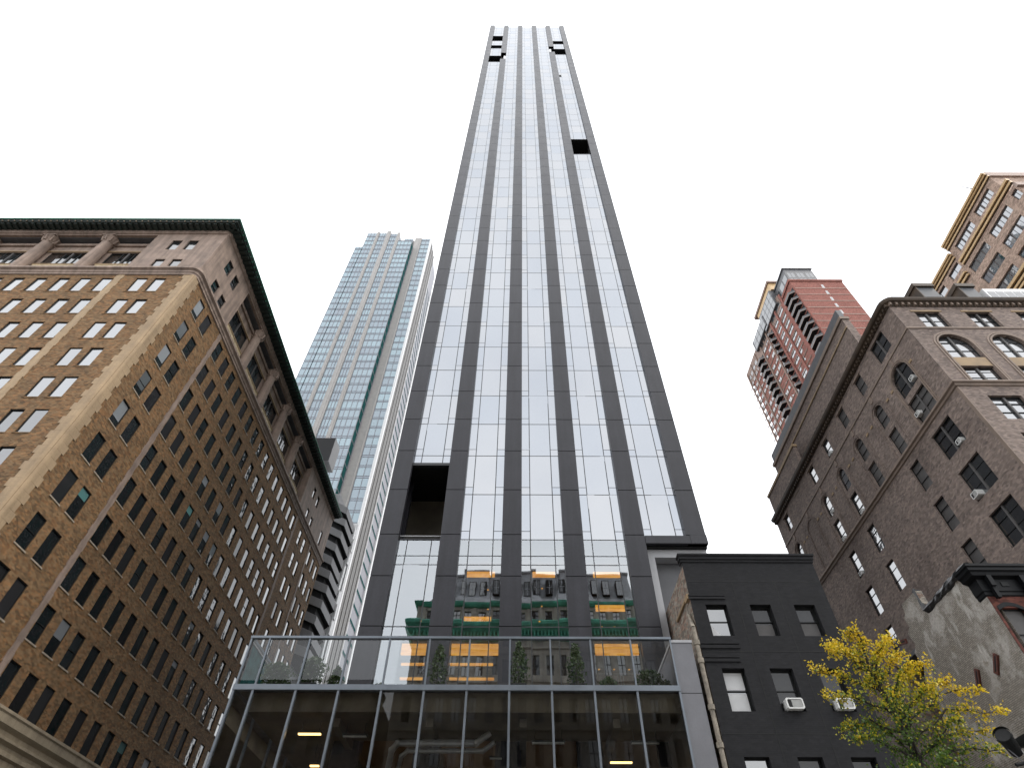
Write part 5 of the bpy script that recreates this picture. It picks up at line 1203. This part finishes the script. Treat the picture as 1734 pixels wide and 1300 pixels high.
# mansard: concave slate slopes with pavilions
mb = MB()
prof = [(0.0, 43.6), (-0.5, 44.6), (-0.85, 46), (-1.1, 47.6), (-1.15, 48.5), (-.95, 48.6), (-.95, 48.85), (-3, 49)]
def mansard(xa_, xb_, off, dz):
    pr = [(p + off, z + dz * max(0, (z - 43.6) / 5)) for p, z in prof]
    for (p0, z0), (p1, z1) in zip(pr, pr[1:]):
        mb.poly([(xb_ + p0, OY + p0, z0), (xa_ - p0, OY + p0, z0), (xa_ - p1, OY + p1, z1), (xb_ + p1, OY + p1, z1)], 'hslate')
        mb.poly([(xa_ - p0, OY + p0, z0), (xa_ - p0, OY - 9, z0), (xa_ - p1, OY - 9, z1), (xa_ - p1, OY + p1, z1)], 'hslate'); mb.poly([(xb_ + p0, OY + p0, z0), (xb_ + p0, OY - 9, z0), (xb_ + p1, OY - 9, z1), (xb_ + p1, OY + p1, z1)], 'hslate')
mansard(-13.8, 18, 0, 0); mansard(-9.4, -4.2, .5, .5); mansard(-2.4, 3.0, .5, .5); mansard(5.4, 10.6, .5, .4)
mb.build('mansard_roof', ho)
for x in (-12.4, -11.0, -8.6, -7.1, -5.5, -3.6, -1.8, -.2, 1.2, 2.6, 4.4, 6.2, 7.8, 9.4, 11.2, 13, 15):
    mb = MB(); mb.box(x - .5, x + .5, OY - 1.5, OY + .02, 44.9, 47.3, 'frame_black'); mb.poly([(x + .42, OY + .03, 45), (x - .42, OY + .03, 45), (x - .42, OY + .03, 47.2), (x + .42, OY + .03, 47.2)], 'wglass', .5); mb.box(x - .04, x + .04, OY + .03, OY + .05, 45, 47.2, 'hslate'); mb.box(x - .42, x + .42, OY + .03, OY + .05, 46, 46.08, 'hslate'); mb.build('dormer', ho)

# older block beside the hotel, lower, also mirrored
ol = empty('warehouse', (-38, -28, 0), 'plain brown brick warehouse left of the stone hotel, behind the camera', 'warehouse')
mb = MB(); wo = [(2 + 2.6 * i, 3.4 + 2.6 * i, 3.2 + 3.7 * j, 5.6 + 3.7 * j) for i in range(15) for j in range(7)]
facade(mb, (-17.6, OY), (-1, 0), (0, 1), 42, 0, 29, wo, 0.3, 'bbrick'); mb.box(-59.6, -17.6, OY - 16, OY - .31, 0, 29, 'bbrick'); mb.build('wall', ol)
mb = MB()
for o_ in wo: mb.poly([(-17.6 - o_[0], OY - .25, o_[2]), (-17.6 - o_[1], OY - .25, o_[2]), (-17.6 - o_[1], OY - .25, o_[3]), (-17.6 - o_[0], OY - .25, o_[3])], 'wglass', .5)
mb.build('window', ol)['kind'] = 'stuff'
mb = MB(); molding(mb, [(-17.6, OY - 5), (-17.6, OY), (-59.6, OY), (-59.6, OY - 5)], [(0, 28), (.3, 28.2), (.6, 28.8), (.65, 29.2), (-.3, 29.3)], 'bcornice'); mb.build('cornice', ol)
mb = MB(); mb.tube((-24, OY - 5, 29), (-24, OY - 5, 31.5), 1.1, 1.1, 'bcornice', 12); mb.build('roof_tank', ol)

# ------------------------------------------------------------------ street tree (ginkgo turning yellow)
random.seed(5)
tr = empty('ginkgo_tree', (11.15, 18, 0), 'ginkgo street tree turning from green to yellow, lower right', 'tree')
def curve(p, q, sag, n=7, jit=0.06):
    p, q = Vector(p), Vector(q); r_ = []
    for i in range(n + 1):
        t = i / n; v = p.lerp(q, t); v.z += sag * 4 * t * (1 - t)
        if 0 < i < n: v += Vector((random.gauss(0, jit), random.gauss(0, jit), random.gauss(0, jit)))
        r_.append(v)
    return r_
trunk = [Vector((11.15, 18, 0)), Vector((11.1, 18, 3)), Vector((11.0, 18.05, 5)), Vector((10.93, 18, 6.6)), Vector((10.86, 17.95, 7.4)), Vector((10.75, 18, 8.3)), Vector((10.68, 18, 9.0)), Vector((10.78, 18, 9.8)), Vector((10.82, 18, 10.42))]
mb = MB(); rad = [.17, .15, .13, .10, .08, .06, .045, .025, .008]
for i in range(len(trunk) - 1): mb.tube(trunk[i], trunk[i + 1], rad[i], rad[i + 1], 'bark', 8, False)
mb.build('trunk', tr, True)
lb_, lf = MB(), MB()
limbs = [  # start height on trunk, tip
    (8.9, (10.0, 18.2, 9.75)), (8.6, (9.55, 17.8, 9.5)), (8.0, (9.1, 18.1, 8.9)), (7.6, (8.92, 17.7, 8.02)), (7.2, (9.3, 18.3, 7.4)), (6.4, (9.2, 17.6, 6.9)), (6.0, (9.6, 18.2, 5.9)), (5.2, (9.7, 17.7, 5.3)),
    (8.8, (11.5, 17.8, 9.7)), (8.3, (11.9, 18.2, 9.35)), (7.9, (12.3, 17.8, 9.0)), (7.5, (12.9, 18.1, 8.55)), (7.2, (13.5, 17.8, 8.25)), (6.9, (13.9, 18.0, 7.75)), (6.6, (13.6, 18.2, 7.2)), (6.2, (13.1, 17.7, 6.7)), (5.8, (12.9, 18.1, 6.2)),
    (5.3, (12.4, 17.8, 5.8)), (8.5, (10.9, 17.1, 9.3)), (7.8, (11.2, 17.0, 8.6)), (7.2, (11.6, 16.9, 8.1)), (6.6, (10.3, 16.9, 7.8)), (6.3, (11.9, 17.0, 7.2)), (8.2, (11.0, 18.9, 9.0)), (7.4, (11.5, 19.1, 8.3)), (6.6, (10.5, 19.0, 7.7)), (5.6, (11, 16.9, 6.3)), (5.4, (10.2, 17.2, 6.2)), (5.5, (11.6, 19, 6.6)), (4.9, (11.9, 17.2, 5.7)), (9.4, (10.6, 18.1, 10.1))]
def tp(z):
    for a, b in zip(trunk, trunk[1:]):
        if a.z <= z <= b.z: return a.lerp(b, (z - a.z) / (b.z - a.z))
    return trunk[-1]
def leafcol(q):
    r_ = math.hypot(q.x - tp(min(10.3, max(0, q.z))).x, q.y - 18)
    s = (q.z - 7.1) * 0.34 + r_ * 0.30 + (0.1 if q.x > 11 else 0) + random.gauss(0, 0.28)
    return 'leaf_yellow' if s > 0.84 else ('leaf_lime' if s > 0.46 else 'leaf_green')
for z0, tip in limbs:
    p = tp(z0); L_ = (Vector(tip) - p).length; c = curve(p, tip, 0.12 * L_)
    for i in range(len(c) - 1): lb_.tube(c[i], c[i + 1], 0.035 * (1 - i / 8) + .004, 0.035 * (1 - (i + 1) / 8) + .004, 'bark', 5, False)
    pts = []
    for i in range(1, len(c)):
        for _ in range(3 if i < len(c) - 1 else 4):
            d = Vector((random.gauss(0, 1), random.gauss(0, 1), random.gauss(0.25, .8))).normalized() * random.uniform(0.18, 0.52) * (1.1 - 0.45 * i / 7)
            if random.random() < 0.25: d.z = -abs(d.z) * 1.4
            e_ = c[i] + d; lb_.tube(c[i], e_, .009, .004, 'bark', 3, False)
            for k_ in range(20):
                t = random.uniform(.1, 1.05); pts.append(c[i].lerp(e_, t))
    for i in range(2, len(c) - 1):
        for _ in range(14): pts.append(c[i].lerp(c[i + 1], random.random()))
    foliage(lf, pts, 0.064, leafcol, 0.06)
for _ in range(90): foliage(lf, [tp(random.uniform(9.2, 10.42)) + Vector((random.gauss(0, .06), random.gauss(0, .06), 0))], 0.062, 'leaf_yellow', .04)
lb_.build('limb', tr); cw = lf.build('crown', tr)

# ------------------------------------------------------------------ street floodlight on a pole, bottom right
fl = empty('street_floodlight', (11.15, 14, 0), 'black cylindrical floodlight on a steel pole, bottom right corner', 'floodlight')
mb = MB(); mb.tube((11.05, 14, 0), (11.05, 14, 5.55), .075, .055, 'frame_black', 10); mb.tube((10.5, 14, 5.35), (11.5, 14, 5.5), .035, .035, 'frame_black', 8); mb.build('pole', fl)
mb = MB(); a = Vector((10.60, 13.9, 5.78)); d = Vector((-0.42, -0.15, 0.05)).normalized(); d = Vector((-0.42, -0.40, 0.30)).normalized()
c0 = Vector((10.50, 13.9, 5.88)); mb.tube(c0, c0 - d * .5, .16, .13, 'frame_black', 18); mb.tube(c0 + d * .04, c0 - d * .03, .18, .18, 'frame_black', 18, False); h1 = mb.build('lamp_head', fl)
mb = MB(); mb.tube(c0 + d * .0 + d * .002, c0 + d * .006, .15, .15, 'black', 18); mb.build('lens', h1)
mb = MB(); mb.tube(c0 - d * .3 + Vector((-.15, 0, -.02)), Vector((10.7, 14, 5.4)), .012, .012, 'greyclad', 6); mb.tube(c0 - d * .3 + Vector((.16, 0, -.02)), Vector((10.85, 14, 5.42)), .012, .012, 'white', 6); mb.build('bracket', h1)
mb = MB()
P_ = [(10.95, 13.75), (11.55, 13.75), (11.55, 14.2), (10.95, 14.2)]; mb.prism(P_, 5.72, 5.9, 'frame_black'); mb.tube((11.2, 14, 5.45), (11.2, 14, 5.72), .03, .03, 'frame_black', 6); mb.build('box_head', fl)
